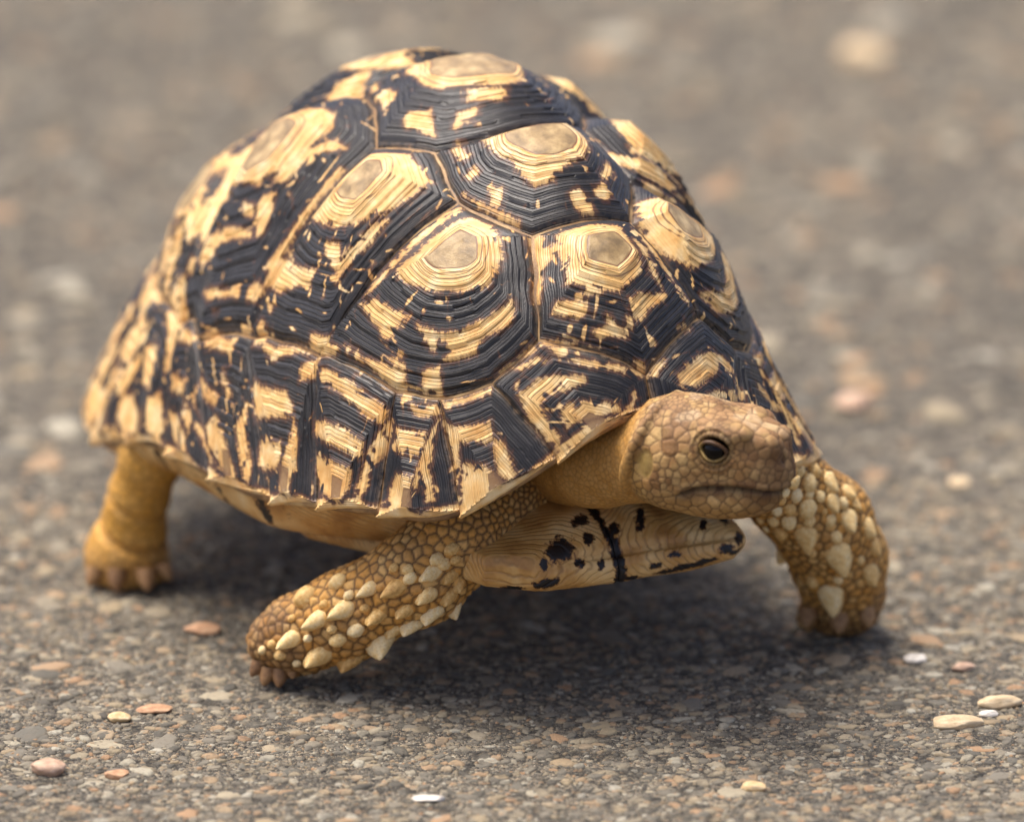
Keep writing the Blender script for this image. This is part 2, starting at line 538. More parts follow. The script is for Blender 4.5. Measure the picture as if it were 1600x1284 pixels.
# yellow markings of the shell: outlines in the unit disk (x1000)
PATCHES = [
  [(-6,138),(-56,62),(-40,4),(12,-88),(92,-80),(136,-52),(150,-8),(142,22),(128,44),(134,88),(108,116)],
  [(146,44),(160,-8),(192,8),(176,58)],
  [(158,176),(178,128),(236,146),(188,198)],
  [(200,82),(192,44),(222,66),(230,106)],
  [(-4,228),(6,192),(88,194),(92,230)],
  [(-258,120),(-250,64),(-192,26),(-112,40),(-140,98),(-196,122)],
  [(-234,202),(-198,142),(-172,118),(-70,244),(-180,264)],
  [(-100,176),(-28,202),(-40,220)],
  [(242,278),(284,208),(354,196),(376,238),(390,308),(380,370),(358,412),(262,482),(236,482),(250,392),(238,332)],
  [(180,382),(196,374),(218,496),(228,570),(234,620),(208,626),(212,572),(200,460)],
  [(372,452),(390,422),(422,426),(432,448),(394,458)],
  [(402,304),(422,350),(442,430),(450,456),(424,440),(408,364),(398,322)],
  [(210,598),(246,582),(324,544),(392,494),(392,520),(342,578),(324,606),(238,644),(228,618)],
  [(192,678),(216,650),(248,654),(238,680),(208,692)],
  [(362,448),(394,418),(428,430),(424,452),(390,458)],
  [(228,570),(286,546),(302,546),(250,570)],
  [(476,564),(520,520),(550,524),(508,570)],
  [(300,680),(334,672),(350,692),(316,722),(298,710)],
  [(454,164),(484,146),(530,144),(568,154),(596,172),(610,194),(600,224),(570,276),(530,322),(502,324),(492,274),(476,248),(468,226)],
  [(418,198),(422,170),(456,236),(490,316),(514,388),(506,414),(480,332),(456,276)],
  [(394,156),(494,106),(506,110),(410,156)],
  [(524,422),(534,382),(566,364),(592,334),(596,360),(608,382),(604,400),(564,410)],
  [(608,328),(634,302),(648,278),(656,242),(660,210),(654,172),(676,174),(694,194),(690,218),(686,236),(700,260),(688,306),(660,290),(644,304),(662,314),(654,322),(628,324)],
  [(682,354),(688,322),(734,342),(724,354),(712,374)],
  [(602,464),(646,416),(672,388),(702,408),(678,430),(650,444)],
  [(632,408),(648,380),(666,386),(648,404)],
  [(556,494),(584,470),(608,468),(580,492)],
  [(748,174),(752,204),(752,236),(758,242),(764,198),(760,170)],
  [(276,80),(272,52),(290,4),(298,-38),(336,-56),(388,-50),(416,-28),(430,-4),(436,10),(454,26),(448,62),(430,64),(380,68),(362,76),(330,82)],
  [(286,132),(286,118),(320,112),(324,126),(308,132)],
  [(362,138),(352,118),(368,116),(372,134)],
  [(412,112),(426,102),(454,116),(442,130)],
  [(436,56),(440,20),(458,28),(452,58)],
  [(492,16),(486,-4),(510,-12),(540,-14),(538,6),(514,14)],
  [(484,-32),(474,-50),(498,-54),(510,-42),(498,-28)],
  [(452,-52),(406,-82),(430,-84),(458,-62)],
  [(574,68),(574,52),(578,10),(588,-30),(618,-30),(670,-34),(708,-38),(724,-10),(742,16),(732,36),(710,60),(682,88),(664,78),(622,78)],
  [(702,64),(714,42),(736,44),(722,70)],
  [(704,114),(736,70),(758,74),(756,92),(720,124)],
  [(536,104),(550,86),(574,88),(588,82),(610,86),(622,110),(656,122),(690,144),(656,138),(602,116),(568,110)],
  [(762,2),(752,-40),(742,-76),(754,-78),(780,-34),(810,-10),(804,0),(778,6)],
  [(798,14),(800,2),(822,12),(818,18)],
  [(794,74),(804,44),(820,26),(840,24),(808,76)],
  [(778,46),(802,38),(816,34),(806,46)],
  [(752,156),(798,104),(796,116),(760,164)],
  [(490,-118),(494,-148),(502,-194),(530,-240),(544,-272),(582,-254),(618,-214),(654,-158),(640,-136),(620,-118),(596,-102),(558,-96)],
  [(562,-70),(586,-76),(640,-92),(708,-108),(748,-148),(738,-122),(682,-88),(628,-70),(594,-62)],
  [(564,-308),(562,-370),(606,-352),(650,-320),(700,-256),(724,-204),(708,-176),(660,-246),(614,-282)],
  [(698,-170),(678,-212),(686,-218),(708,-172)],
  [(298,-104),(330,-134),(368,-192),(392,-268),(428,-312),(446,-334),(428,-250),(390,-166),(376,-112),(336,-102)],
  [(626,-44),(638,-58),(694,-62),(738,-72),(714,-56),(664,-46)],
  [(788,-96),(778,-116),(790,-128),(804,-112)],
  [(-56,324),(12,330),(58,352),(56,426),(46,480),(2,518),(12,534),(-124,542),(-176,516),(-172,474),(-180,418),(-162,370),(-134,332)],
  [(98,364),(150,346),(78,432),(82,494),(38,508),(48,434)],
  [(48,544),(70,526),(116,556),(132,594),(116,608),(50,570)],
  [(-230,526),(-178,536),(-110,572),(-156,584)],
  [(-20,576),(34,570),(56,586),(12,592)],
  [(-96,636),(86,610),(100,616),(-48,656),(-70,688),(-102,698),(-142,688),(-152,650)],
  [(-42,746),(124,712),(152,694),(166,706),(12,756)],
  [(36,814),(76,796),(146,788),(220,770),(254,770),(96,824)],
  [(792,342),(828,280),(862,286),(822,338),(860,362),(854,368)],
  [(862,346),(896,310),(968,292),(966,210),(970,192),(974,232),(958,308),(930,378),(882,358)],
  [(860,284),(876,274),(904,272),(948,272),(952,282),(928,294),(892,292)],
  [(742,342),(772,260),(780,264),(754,340)],
  [(768,356),(794,356),(842,358),(884,372),(866,354),(794,342)],
  [(818,222),(818,192),(832,160),(872,116),(884,114),(876,152),(858,180),(864,198),(910,196),(958,184),(966,194),(916,210),(866,222)],
  [(762,218),(780,174),(798,160),(778,206)],
  [(776,150),(792,126),(812,128),(838,108),(888,50),(920,6),(928,10),(900,54),(852,110),(808,138)],
  [(910,170),(902,154),(924,122),(968,70),(980,70),(966,112),(946,150),(946,170)],
  [(964,198),(968,156),(966,126),(988,82),(978,48),(952,34),(972,30),(992,50),(998,78),(994,158),(978,190)],
  [(890,16),(900,0),(928,-6),(920,10)],
  [(906,-14),(890,-46),(906,-40),(928,-14)],
  [(926,-62),(866,-118),(824,-162),(828,-210),(846,-218),(866,-170),(906,-136),(942,-98),(952,-66)],
  [(948,-124),(906,-176),(894,-218),(910,-214),(958,-128)],
  [(848,-224),(876,-246),(896,-230),(868,-214)],
  [(818,-304),(816,-340),(820,-416),(838,-356),(834,-304)],
  [(828,-436),(838,-542),(856,-530),(854,-442)],
  [(746,446),(776,390),(794,402),(802,420),(786,450),(772,458)],
  [(726,400),(740,354),(758,354),(742,400)],
  [(814,474),(828,446),(872,472),(888,494),(872,544),(828,500)],
  [(790,392),(776,374),(764,362),(804,390),(832,406),(880,418),(876,430),(830,424),(850,442),(842,448),(798,404)],
  [(552,562),(608,518),(646,494),(694,462),(712,452),(726,470),(696,498),(654,518),(576,572)],
  [(616,622),(654,582),(698,544),(734,522),(752,538),(706,578),(656,616),(632,630)],
  [(676,640),(750,570),(760,570),(778,586),(788,616),(726,654),(688,654)],
  [(726,470),(724,448),(742,454),(766,480),(776,528),(800,550),(818,590),(788,568),(752,520)],
  [(776,648),(800,580),(832,598),(816,620)],
  [(382,748),(450,712),(508,666),(550,662),(570,664),(526,704),(452,770)],
  [(570,664),(612,670),(648,698),(654,718),(612,726),(594,692)],
  [(500,776),(578,714),(598,726),(602,744),(540,798)],
  [(618,728),(654,718),(686,736),(640,750)],
  [(332,700),(394,670),(478,590),(510,534),(554,508),(534,550),(460,620),(410,682)],
  [(504,608),(526,566),(548,590),(526,624)],
  [(118,866),(214,858),(276,842),(274,860),(196,878)],
  [(120,876),(158,908),(254,920),(358,916),(336,924),(206,926),(136,902)],
  [(258,902),(302,864),(378,864),(462,860),(512,860),(422,888),(310,910)],
  [(410,822),(396,778),(458,808),(520,814),(536,832),(480,840)],
  [(238,808),(278,814),(328,810),(314,822),(256,822)],
  [(42,818),(124,796),(232,766),(236,782),(140,808)],
  [(-58,892),(58,890),(74,910),(-14,914)],
  [(2,948),(88,940),(162,954),(204,970),(106,974)],
  [(94,912),(162,920),(178,942),(114,934)],
  [(-92,814),(0,820),(-2,834),(-88,832)],
  [(-320,798),(-216,828),(-192,870),(-176,906),(-240,882)],
  [(-164,928),(-90,922),(-8,976),(-36,1002),(-108,978)],
  [(-272,750),(-152,754),(-108,784),(-104,830),(-86,882),(-98,894),(-164,824)],
  [(-590,654),(-536,646),(-432,696),(-418,742),(-462,762)],
  [(-394,844),(-254,916),(-174,956),(-148,994),(-288,944),(-388,886)],
  [(-804,516),(-710,524),(-682,578),(-790,526),(-714,632),(-556,756),(-494,840),(-690,702),(-826,538)],
]


def seg_dist(P, poly):
    """signed distance (disk units, + inside) of points P (n,2) to one polygon"""
    d = np.full(len(P), 9.0); ins = np.zeros(len(P), bool)
    n = len(poly)
    for i in range(n):
        a, b = poly[i], poly[(i + 1) % n]
        ab = b - a; pa = P - a
        t = np.clip((pa @ ab) / (ab @ ab + 1e-12), 0, 1)
        d = np.minimum(d, np.hypot(*(pa - t[:, None] * ab).T))
        c = (a[1] > P[:, 1]) != (b[1] > P[:, 1])
        xs = a[0] + (P[:, 1] - a[1]) / np.where(b[1] == a[1], 1e-9, b[1] - a[1]) * ab[0]
        ins ^= c & (P[:, 0] < xs)
    return np.where(ins, d, -d)
PT = [np.array(q, float) / 1000 for q in PATCHES]
PT_MIR = [q * np.array([1, -1]) for q in PT if q[:, 1].mean() > 0.16]

def scute_material():
    m = Mat('horny_shell', 0.42, 0.55)
    rc = m.attr('rc', 'Vector'); rib = m.attr('rib'); pig = m.attr('pig'); are = m.attr('are')
    # ragged edges: streaks that run outwards across the growth rings
    n1 = m.noise(m.vmul(rc, (0.035, 0.11, 1.0)), 1.0, 3, 0.55)
    n2 = m.noise(m.obj(), 900, 3)
    n3 = m.noise(m.obj(), 140, 3)
    v = m.math('ADD', m.math('ADD', pig, 0.10), m.math('MULTIPLY', m.math('SUBTRACT', n1, 0.5), 1.5))
    v = m.math('ADD', v, m.math('MULTIPLY', m.math('SUBTRACT', n2, 0.5), 0.7))
    mask = m.ramp01(v, -0.07, 0.07)
    edge = m.math('MULTIPLY', m.ramp01(v, -0.75, 0.0), m.math('SUBTRACT', 1.0, m.ramp01(v, 0.0, 0.5)))
    # growth rings: fine grooves
    fr = m.math('FRACT', rib)
    tri = m.math('ABSOLUTE', m.math('SUBTRACT', fr, 0.5))          # 0.5 at the groove
    groove = m.ramp01(tri, 0.33, 0.5)
    groove = m.math('MULTIPLY', groove, m.math('MINIMUM', m.attr('ramp_amp'), 1.0))
    thin = m.math('MULTIPLY', m.ramp01(tri, 0.40, 0.5), m.math('MINIMUM', m.attr('ramp_amp'), 1.0))
    gn = m.noise(m.vmul(rc, (0.10, 0.012, 1.0)), 1.0, 2)
    gsel = m.ramp01(gn, 0.42, 0.62)
    yel = m.ramp(n3, [(0.25, srgb(212, 154, 78)), (0.5, srgb(232, 188, 118)), (0.75, srgb(245, 218, 164))])
    yel = m.mix(m.math('MULTIPLY', m.math('MULTIPLY', thin, gsel), 0.45), yel, srgb(140, 88, 42))
    drk = m.ramp(n3, [(0.3, srgb(22, 20, 19)), (0.7, srgb(42, 39, 38))])
    drk = m.mix(m.math('MULTIPLY', groove, 0.5), drk, srgb(18, 16, 16))
    col = m.mix(mask, drk, yel)
    col = m.mix(m.math('MULTIPLY', edge, 0.55), col, srgb(118, 72, 40))
    # central plate
    sp = m.noise(m.obj(), 2600, 3)
    ac = m.ramp(m.noise(m.obj(), 150, 3), [(0.3, srgb(112, 90, 56)), (0.5, srgb(160, 132, 86)), (0.72, srgb(206, 178, 126))])
    ac = m.mix(m.math('MULTIPLY', m.ramp01(sp, 0.5, 0.68), 0.3), ac, srgb(96, 80, 54))
    rings = m.ramp01(m.math('ABSOLUTE', m.math('SUBTRACT', m.math('FRACT', m.math('MULTIPLY', are, 1.35)), 0.5)), 0.30, 0.48)
    band = m.math('MULTIPLY', m.ramp01(are, -2.1, -1.8), m.math('SUBTRACT', 1.0, m.ramp01(are, 0.05, 0.30)))
    col = m.mix(m.math('MULTIPLY', m.math('MULTIPLY', band, rings), 0.8), col, srgb(112, 70, 44))
    col = m.mix(m.ramp01(are, 0.0, 0.22), col, ac)
    line = m.math('MULTIPLY', m.ramp01(are, -0.22, -0.05), m.math('SUBTRACT', 1.0, m.ramp01(are, 0.05, 0.28)))
    col = m.mix(m.math('MULTIPLY', line, 0.7), col, srgb(92, 58, 34))
    # pale dusty seams
    seam = m.attr('seam')
    col = m.mix(m.math('MULTIPLY', m.math('MULTIPLY', seam, m.ramp01(m.noise(m.obj(), 500, 3), 0.35, 0.6)), 0.55), col, srgb(168, 140, 108))
    # scratches and dust
    sc = m.noise(m.vmul(rc, (0.9, 0.05, 1.0)), 1.0, 3)
    col = m.mix(m.math('MULTIPLY', m.ramp01(sc, 0.58, 0.72), 0.10), col, srgb(196, 178, 150))
    off = m.math('SUBTRACT', 1.0, m.ramp01(are, -0.5, 0.0))
    h = m.math('MULTIPLY', m.math('SUBTRACT', 1.0, groove), off)
    h = m.math('ADD', h, m.math('MULTIPLY', m.noise(m.vmul(rc, (0.4, 0.04, 1.0)), 1.0, 2), 0.18))
    h = m.math('ADD', h, m.math('MULTIPLY', sp, 0.12))
    rough = m.math('ADD', 0.27, m.math('MULTIPLY', m.noise(m.obj(), 420, 3), 0.28))
    return m.out(col, rough, m.bump(h, 0.85, 0.0007))
M_SCUTE = scute_material()
m = Mat('shell_rim', 0.5, 0.4)
M_RIM = m.out(m.ramp(m.noise(m.obj(), 90, 4), [(0.3, srgb(92, 68, 42)), (0.5, srgb(150, 114, 72)), (0.7, srgb(204, 168, 112))]), 0.5, m.bump(m.noise(m.obj(), 700, 3), 0.4, 0.0006))

# the bony carapace below the plates: outer sheet, rolled rim, inner sheet
def build_carapace():
    na, nr = 240, 46
    ph = np.linspace(0, 2 * np.pi, na, endpoint=False)
    rows = []
    for r in np.linspace(0.02, 0.985, nr):
        xi, et = r * np.cos(ph), r * np.sin(ph)
        rows.append(shell_point(xi, et) - shell_normal(xi, et) * 9)
    rim = shell_point(np.cos(ph), np.sin(ph)); c = np.array([60, 0, 0.])
    d = rim - c; d[:, 2] = 0; d /= np.linalg.norm(d, axis=1, keepdims=True)
    up = np.array([0, 0, 1.])
    saw = np.zeros(na)
    rows.append(rim - d * 3 - up * 2)
    rows.append(rim - d * 2 - up * 9)
    rows.append(rim - d * 10 - up * 15)
    rows.append(rim - d * 26 - up * 12)
    rows.append(rim - d * 60 + up * 6)
    rows.append(rim - d * 100 + up * 40)
    for r in np.linspace(0.80, 0.05, 14):
        xi, et = r * np.cos(ph), r * np.sin(ph)
        rows.append(shell_point(xi, et) - shell_normal(xi, et) * 34)
    V = np.concatenate(rows)
    I = np.arange(len(V)).reshape(len(rows), na)
    J = np.roll(I, -1, 1)
    F = np.stack([I[:-1], J[:-1], J[1:], I[1:]], -1).reshape(-1, 4)
    return mesh_np('carapace', toward_empty(V), F)
carapace = link('carapace', build_carapace(), M_RIM, tortoise)
carapace['label'] = 'high domed shell of black and yellow ringed plates'

def build_scute(idx, kind, poly, cen, asize, bump_h):
    poly = np.array(poly, float); cen = np.array(cen, float)
    n = len(poly)
    # small gap at the seams, but not along the rim
    isrim = np.hypot(*poly.T) > 0.97
    P3 = shell_point(poly[:, 0], poly[:, 1])
    # resample the outline
    out, seamf = [], []
    for i in range(n):
        a, b = poly[i], poly[(i + 1) % n]
        L = np.linalg.norm(P3[(i + 1) % n] - P3[i])
        k = max(1, int(L / 4.0))
        for j in range(k):
            out.append(a + (b - a) * j / k); seamf.append(0.0 if (isrim[i] and isrim[(i + 1) % n]) else 1.0)
    B = np.array(out); seamf = np.array(seamf)
    # natural wander of the seams
    wob = 0.0035 * vnoise(np.stack([B[:, 0] * 1000, B[:, 1] * 1000, B[:, 0] * 0], -1), 45, 5)
    wob2 = 0.0035 * vnoise(np.stack([B[:, 0] * 1000, B[:, 1] * 1000, B[:, 0] * 0], -1), 45, 6)
    w = seamf * (np.hypot(*B.T) < 0.95)
    B = B + np.stack([wob * w, wob2 * w], -1)
    B3 = shell_point(B[:, 0], B[:, 1]); c3 = shell_point(cen[0], cen[1])
    rad3 = np.linalg.norm(B3 - c3, axis=1)                       # u from the centre to the seam in this direction
    nr = int(np.clip(rad3.max() / 3.0, 18, 90))
    q = np.linspace(0, 1, nr + 1)[1:]
    na = len(B)
    QQ = np.repeat(q, na); RAD = np.tile(rad3, nr)
    inset = 1 - 1.6 / np.maximum(rad3, 8)                          # leave a hairline joint
    # rings are rounder near the centre than at the seams
    Bs = B - cen; ang_ = np.arctan2(Bs[:, 1], Bs[:, 0]); lr = np.log(np.hypot(*Bs.T))
    if kind != 'marginal_scute':
        ker = np.exp(-(((ang_[:, None] - ang_[None] + np.pi) % (2 * np.pi) - np.pi) / 0.42) ** 2)
        wgt = np.abs(np.gradient(np.unwrap(ang_)))[None]
        lsm = (ker * wgt * lr[None]).sum(1) / (ker * wgt).sum(1)
    else:
        lsm = lr
    mixr = np.clip(1 - q, 0, 1)[:, None] ** 0.8 * 0.5
    roundf = np.exp((lsm - lr)[None] * mixr)
    D = cen + (q[:, None, None] * roundf[:, :, None] * (B - cen)[None] * np.where(seamf > 0, inset, 1.0)[None, :, None])
    D = D.reshape(-1, 2)
    D = np.concatenate([cen[None], D]); QQ = np.concatenate([[0], QQ]); RAD = np.concatenate([[rad3.mean()], RAD])
    SF = np.concatenate([[0], np.tile(seamf, nr)])
    base = shell_point(D[:, 0], D[:, 1]); N = shell_normal(D[:, 0], D[:, 1])
    tang = np.concatenate([[0], np.tile(np.cumsum(np.linalg.norm(np.roll(B3, -1, 0) - B3, axis=1)), nr)])
    px = QQ * RAD                                                  # distance from the centre, u
    a_r = asize
    # height: raised central plate, stepped slopes, sunk seams
    t = np.clip((QQ - a_r) / (1 - a_r), 0, 1)
    hgt = bump_h * (1 - t) ** 1.25
    hgt += np.where(QQ < a_r, 0.8 * (1 - QQ / a_r), 0)
    seam_d = (1 - QQ) * RAD
    hgt -= SF * (9.0 if kind != 'marginal_scute' else 6.0) * np.exp(-seam_d / 9.0)
    # big growth steps
    sd = np.random.default_rng(900 + idx)
    nstep = int(np.clip(rad3.max() / 26, 3, 9))
    st = np.sort(a_r + (1 - a_r) * (np.arange(1, nstep + 1) / (nstep + 0.6) + sd.uniform(-0.03, 0.03, nstep)))
    span = np.clip((RAD * (1 - a_r)) / 130, 0.15, 1.0)
    wn = vnoise(base, 40, idx) * 0.012
    for s_ in st:
        z = (QQ + wn - s_) * RAD
        hgt += span * 2.6 * np.where(z < 0, np.exp(z / 7.0), -np.exp(-z / 5.0)) * 0.9
    hgt += 1.2 * vnoise(base, 26, idx + 50) + 2.5 * vnoise(base, 90, idx + 80)
    if kind == 'marginal_scute':
        # plates flare towards the free edge and overlap a little at the seams
        rr = np.hypot(*D.T)
        hgt += 3 * np.clip((rr - 0.86) / 0.15, 0, 1) ** 2
    V = base + N * hgt[:, None]
    # --- pigment field
    Pt = D
    pg = np.full(len(Pt), -9.0)
    left = poly[:, 1].mean() < -0.06
    own = [p for p in PT]
    if left and kind != 'vertebral_scute':
        own = PT + (PT_MIR if not (cen[0] > 0.45 and cen[1] > -0.40) else [])
    lo, hi = poly.min(0) - 0.1, poly.max(0) + 0.1
    for p in own:
        c = p.mean(0)
        if (c < lo).any() or (c > hi).any():
            continue
        pg = np.maximum(pg, seg_dist(Pt, p))
    pg = np.clip(pg * 650 / 9.0, -3, 3)
    rear = cen[0] < -0.42 or (kind == 'marginal_scute' and cen[0] < -0.55)
    if rear:
        ang = np.arctan2(*(D - cen).T)
        g = vnoise(np.stack([px * 0.7, tang * 0.5, px * 0 + idx * 77], -1), 22, 9)
        pg = np.maximum(pg, np.clip(g * 2.2 + 0.1, -3, 3))
    # broken ground: small dark nicks in the yellow, pale dashes along the rings in the black
    nk = vnoise(np.stack([px * 1.0, tang * 0.35, px * 0 + idx * 33], -1), 9, 17)
    pg = pg - 2.6 * np.clip(nk - 0.42, 0, 1) * (QQ > a_r * 1.6)
    ds = vnoise(np.stack([px * 1.3, tang * 0.22, px * 0 + idx * 91], -1), 9, 19)
    pg = np.maximum(pg, np.clip((ds - 0.74) * 5, -3, 0.7) - 3 * (QQ < a_r * 1.3))
    # natural rays: thin yellow flecks on the dark ground
    fl = vnoise(np.stack([px * 0.45, tang * 0.8, px * 0 + idx * 51], -1), 11, 13)
    pg = np.maximum(pg, np.clip((fl - 0.74) * 5, -3, 0.8))
    if kind == 'marginal_scute':
        rr = np.hypot(*D.T)
        pale = (rr - 0.996 + 0.010 * vnoise(base, 30, idx + 3)) * 90
        pg = np.maximum(pg, np.clip(pale, -3, 2.0))
    if kind != 'marginal_scute':
        pg = np.where(QQ < a_r * 1.25, np.maximum(pg, 1.5), pg)
    aw = np.maximum(a_r * RAD, 6)
    ash = a_r * (1 + 0.10 * vnoise(base, 30, idx + 7))
    if kind == 'marginal_scute':
        are = np.full(len(Pt), -2.0)
        are = np.where(QQ < ash, np.clip((ash - QQ) * RAD / 14, -2, 0.1), -2.0)
    else:
        are = np.clip((ash - QQ) * RAD / 11, -5, 2)
    period = np.clip(rad3.mean() / 24, 4.2, 6.0)
    nrib = max(6, rad3.max() / 7.6)
    rib = QQ * nrib + 0.32 * vnoise(base, 60, idx + 21) + 0.07 * vnoise(base, 14, idx + 22)
    amp = np.clip((RAD / nrib - 2.2) / 3.6, 0.0, 1.15)
    rc = np.stack([px, tang, np.full(len(Pt), idx * 3.7)], -1)
    seam = SF * np.exp(-seam_d / 4.0)
    I = 1 + np.arange(nr * na).reshape(nr, na)
    Jn = np.roll(I, -1, 1)
    F = [tuple(x) for x in np.stack([I[:-1], Jn[:-1], Jn[1:], I[1:]], -1).reshape(-1, 4).tolist()]
    F += [(0, int(Jn[0, k]), int(I[0, k])) for k in range(na)]
    # turned-in edge so the plate has thickness
    nV = len(V)
    edge = V[I[-1]] - N[I[-1]] * np.where(seamf > 0, 10.0, 8.0)[:, None] - np.where(seamf > 0, 0, 1)[:, None] * np.array([0, 0, 3.0])
    V = np.concatenate([V, edge])
    E = nV + np.arange(na); En = np.roll(E, -1)
    F += [tuple(x) for x in np.stack([I[-1], Jn[-1], En, E], -1).tolist()]
    ext = lambda a: np.concatenate([a, a[I[-1]]])
    V = toward_empty(V)
    me = mesh_np(kind, V, F, True, dict(pig=ext(pg), are=ext(are), rib=ext(rib), ramp_amp=ext(amp), seam=ext(seam), rc=ext(rc)))
    # outward winding
    bm = bmesh.new(); bm.from_mesh(me); bmesh.ops.recalc_face_normals(bm, faces=bm.faces)
    zc = sum((f.normal.dot(Vector((f.calc_center_median() - Vector((0.01, 0, 0.08))))) for f in list(bm.faces)[:200]))
    if zc < 0:
        bmesh.ops.reverse_faces(bm, faces=bm.faces)
    bm.to_mesh(me); bm.free()
    return me
for i, (kind, poly, cen, asz, bh) in enumerate(scute_defs()):
    link(kind, build_scute(i, kind, poly, cen, asz, bh), M_SCUTE, carapace)

# ------------------------------------------------------------------ tortoise: plastron
def plast_poly():
    R = [(680, 0), (676, 60), (665, 140), (628, 212), (560, 238), (470, 250), (360, 290), (270, 345), (-260, 350), (-380, 290), (-520, 200), (-590, 80)]
    Lf = [(677, -60), (684, -150), (684, -205), (655, -238), (570, -246)] + [(a, -b) for a, b in R[5:]]
    return np.array(R + Lf[::-1], float)
PP = plast_poly()
def plast_sdf(P):
    """body frame (f, r, z)"""
    d2 = -seg_dist(P[:, :2].astype(float), PP)
    f = P[:, 0]; r = np.abs(P[:, 1])
    zb = 192 + 14 * np.clip((r - 120) / 120, 0, 1) * np.clip((f - 380) / 200, 0, 1) + 10 * np.clip((330 - f) / 200, 0, 1)
    zt = 192 + 50 + 80 * np.sqrt(np.clip(1 - (np.clip(f - 400, 0, 999) / 262) ** 2, 0, 1)) * (1 - 0.75 * np.clip(r / 240, 0, 1) ** 2)
    zt = zt + 7 * np.exp(-((r - 60) / 40) ** 2) * np.exp(-((f - 600) / 50) ** 2) - 60 * np.clip((250 - f) / 250, 0, 1)
    zc = (zb + zt) / 2; th = (zt - zb) / 2
    dz = np.abs(P[:, 2] - zc) - th + 20
    a = np.maximum(d2 + 22, 0); b = np.maximum(dz, 0)
    return (np.minimum(np.maximum(d2 + 22, dz), 0) + np.hypot(a, b) - 20).astype(np.float32)
def smax(a, b, k):
    return -smin(-a, -b, k)
def plast_material():
    m = Mat('plastron_horn', 0.42, 0.4)
    co = m.obj()
    pig = m.attr('pig')
    d = m.noise(co, 70, 3, out='Color')
    v = m.node('ShaderNodeVectorMath', operation='MULTIPLY_ADD')
    m.put(v.inputs[0], d); v.inputs[1].default_value = (0.003, 0.003, 0.002); m.put(v.inputs[2], m.vmul(co, (1, 0.55, 0.6)))
    s = m.node('ShaderNodeSeparateXYZ'); m.put(s.inputs[0], v.outputs[0])
    ln = m.math('ADD', s.outputs[0], m.math('MULTIPLY', m.math('ABSOLUTE', s.outputs[1]), 0.8))
    ln = m.math('ADD', ln, m.math('MULTIPLY', s.outputs[2], 0.9))
    fr = m.math('FRACT', m.math('MULTIPLY', ln, 620.0))
    g = m.ramp01(m.math('ABSOLUTE', m.math('SUBTRACT', fr, 0.5)), 0.24, 0.5)
    n = m.noise(co, 60, 4)
    base = m.ramp(n, [(0.28, srgb(146, 96, 44)), (0.44, srgb(198, 148, 80)), (0.60, srgb(228, 188, 122)), (0.8, srgb(242, 218, 168))])
    col = m.mix(m.math('MULTIPLY', m.math('MULTIPLY', g, m.ramp01(m.noise(co, 120, 3), 0.38, 0.58)), 0.55), base, srgb(122, 80, 38))
    pv = m.math('ADD', pig, m.math('MULTIPLY', m.math('SUBTRACT', m.noise(co, 420, 6, 0.7), 0.5), 5.0))
    col = m.mix(m.ramp01(pv, -0.5, 0.1), col, srgb(112, 70, 34))
    col = m.mix(m.ramp01(pv, -0.05, 0.25), col, srgb(30, 25, 22))
    h = m.math('ADD', m.math('MULTIPLY', g, -0.6), m.math('MULTIPLY', m.noise(co, 300, 4), 0.8))
    return m.out(col, 0.42, m.bump(h, 0.5, 0.0007))
M_PLAST = plast_material()
SPOTS = [(875, 860, 24, 17), (855, 912, 22, 9), (960, 827, 10, 8), (920, 840, 10, 9), (907, 814, 15, 6), (940, 882, 7, 8), (1135, 856, 14, 8), (1155, 842, 9, 9),
         (1099, 820, 6, 9), (1131, 811, 9, 7), (1070, 885, 34, 5), (1025, 884, 10, 6), (1054, 866, 10, 5), (800, 918, 20, 5), (1150, 862, 16, 4), (1040, 893, 22, 4), (985, 903, 16, 4), (905, 880, 8, 7), (850, 880, 8, 10), (1105, 876, 20, 5), (1000, 812, 8, 16)]
def plast_piece(name, cut, lo, hi, h, parent):
    f = (lambda P: smax(plast_sdf(P), cut(P).astype(np.float32), 4)) if cut else plast_sdf
    V, F = surfnet(f, lo, hi, h)
    W = body_to_world(V)
    rel = W - EYE; dep = rel @ FWD
    pig = np.full(len(V), -3.0)
    PTS = spot_pts
    for c, (sx, sy) in PTS:
        q = W - c
        # an uneven blot on the surface
        e = 1.15 * np.sqrt((q[:, 0] / sx) ** 2 + (q[:, 2] / sy) ** 2 + (q[:, 1] / (max(sx, sy) * 2.2)) ** 2)
        pig = np.maximum(pig, (1 - e) * 1.6)
    if cut:   # dark stain along the mid seam
        pig = np.maximum(pig, 1.5 - np.abs(V[:, 1] + 0.06 * (V[:, 0] - 640)) / 6.0 - 2.2 * np.clip((V[:, 0] * 0 + vnoise(W, 30, 4)), 0, 1))
    pig = np.clip(pig, -3, 3)
    me = mesh_np(name, toward_empty(V), F, True, {'pig': pig})
    return link(name, me, M_PLAST, parent)
spot_pts = []
plV, plF = surfnet(plast_sdf, (250, -300, 150), (720, 300, 370), 8.0)
bv = BVHTree.FromPolygons([Vector(v) for v in body_to_world(plV)], plF.tolist())
for x, y, sx, sy in SPOTS:
    p = at(x, y, -400.0); d = p - EYE
    hit = bv.ray_cast(Vector(p), Vector(d).normalized())
    if hit[0] is not None:
        spot_pts.append((np.array(hit[0]), (sx, sy)))
plastron = plast_piece('plastron', None, (-640, -400, 150), (345, 400, 370), 8.0, tortoise)
plastron['label'] = 'pale yellow underside plate with brown growth lines and black blots'
plast_piece('plastron_scute', lambda P: np.maximum(0.5 - P[:, 1], 335.0 - P[:, 0]), (330, -20, 150), (700, 290, 370), 3.6, plastron)
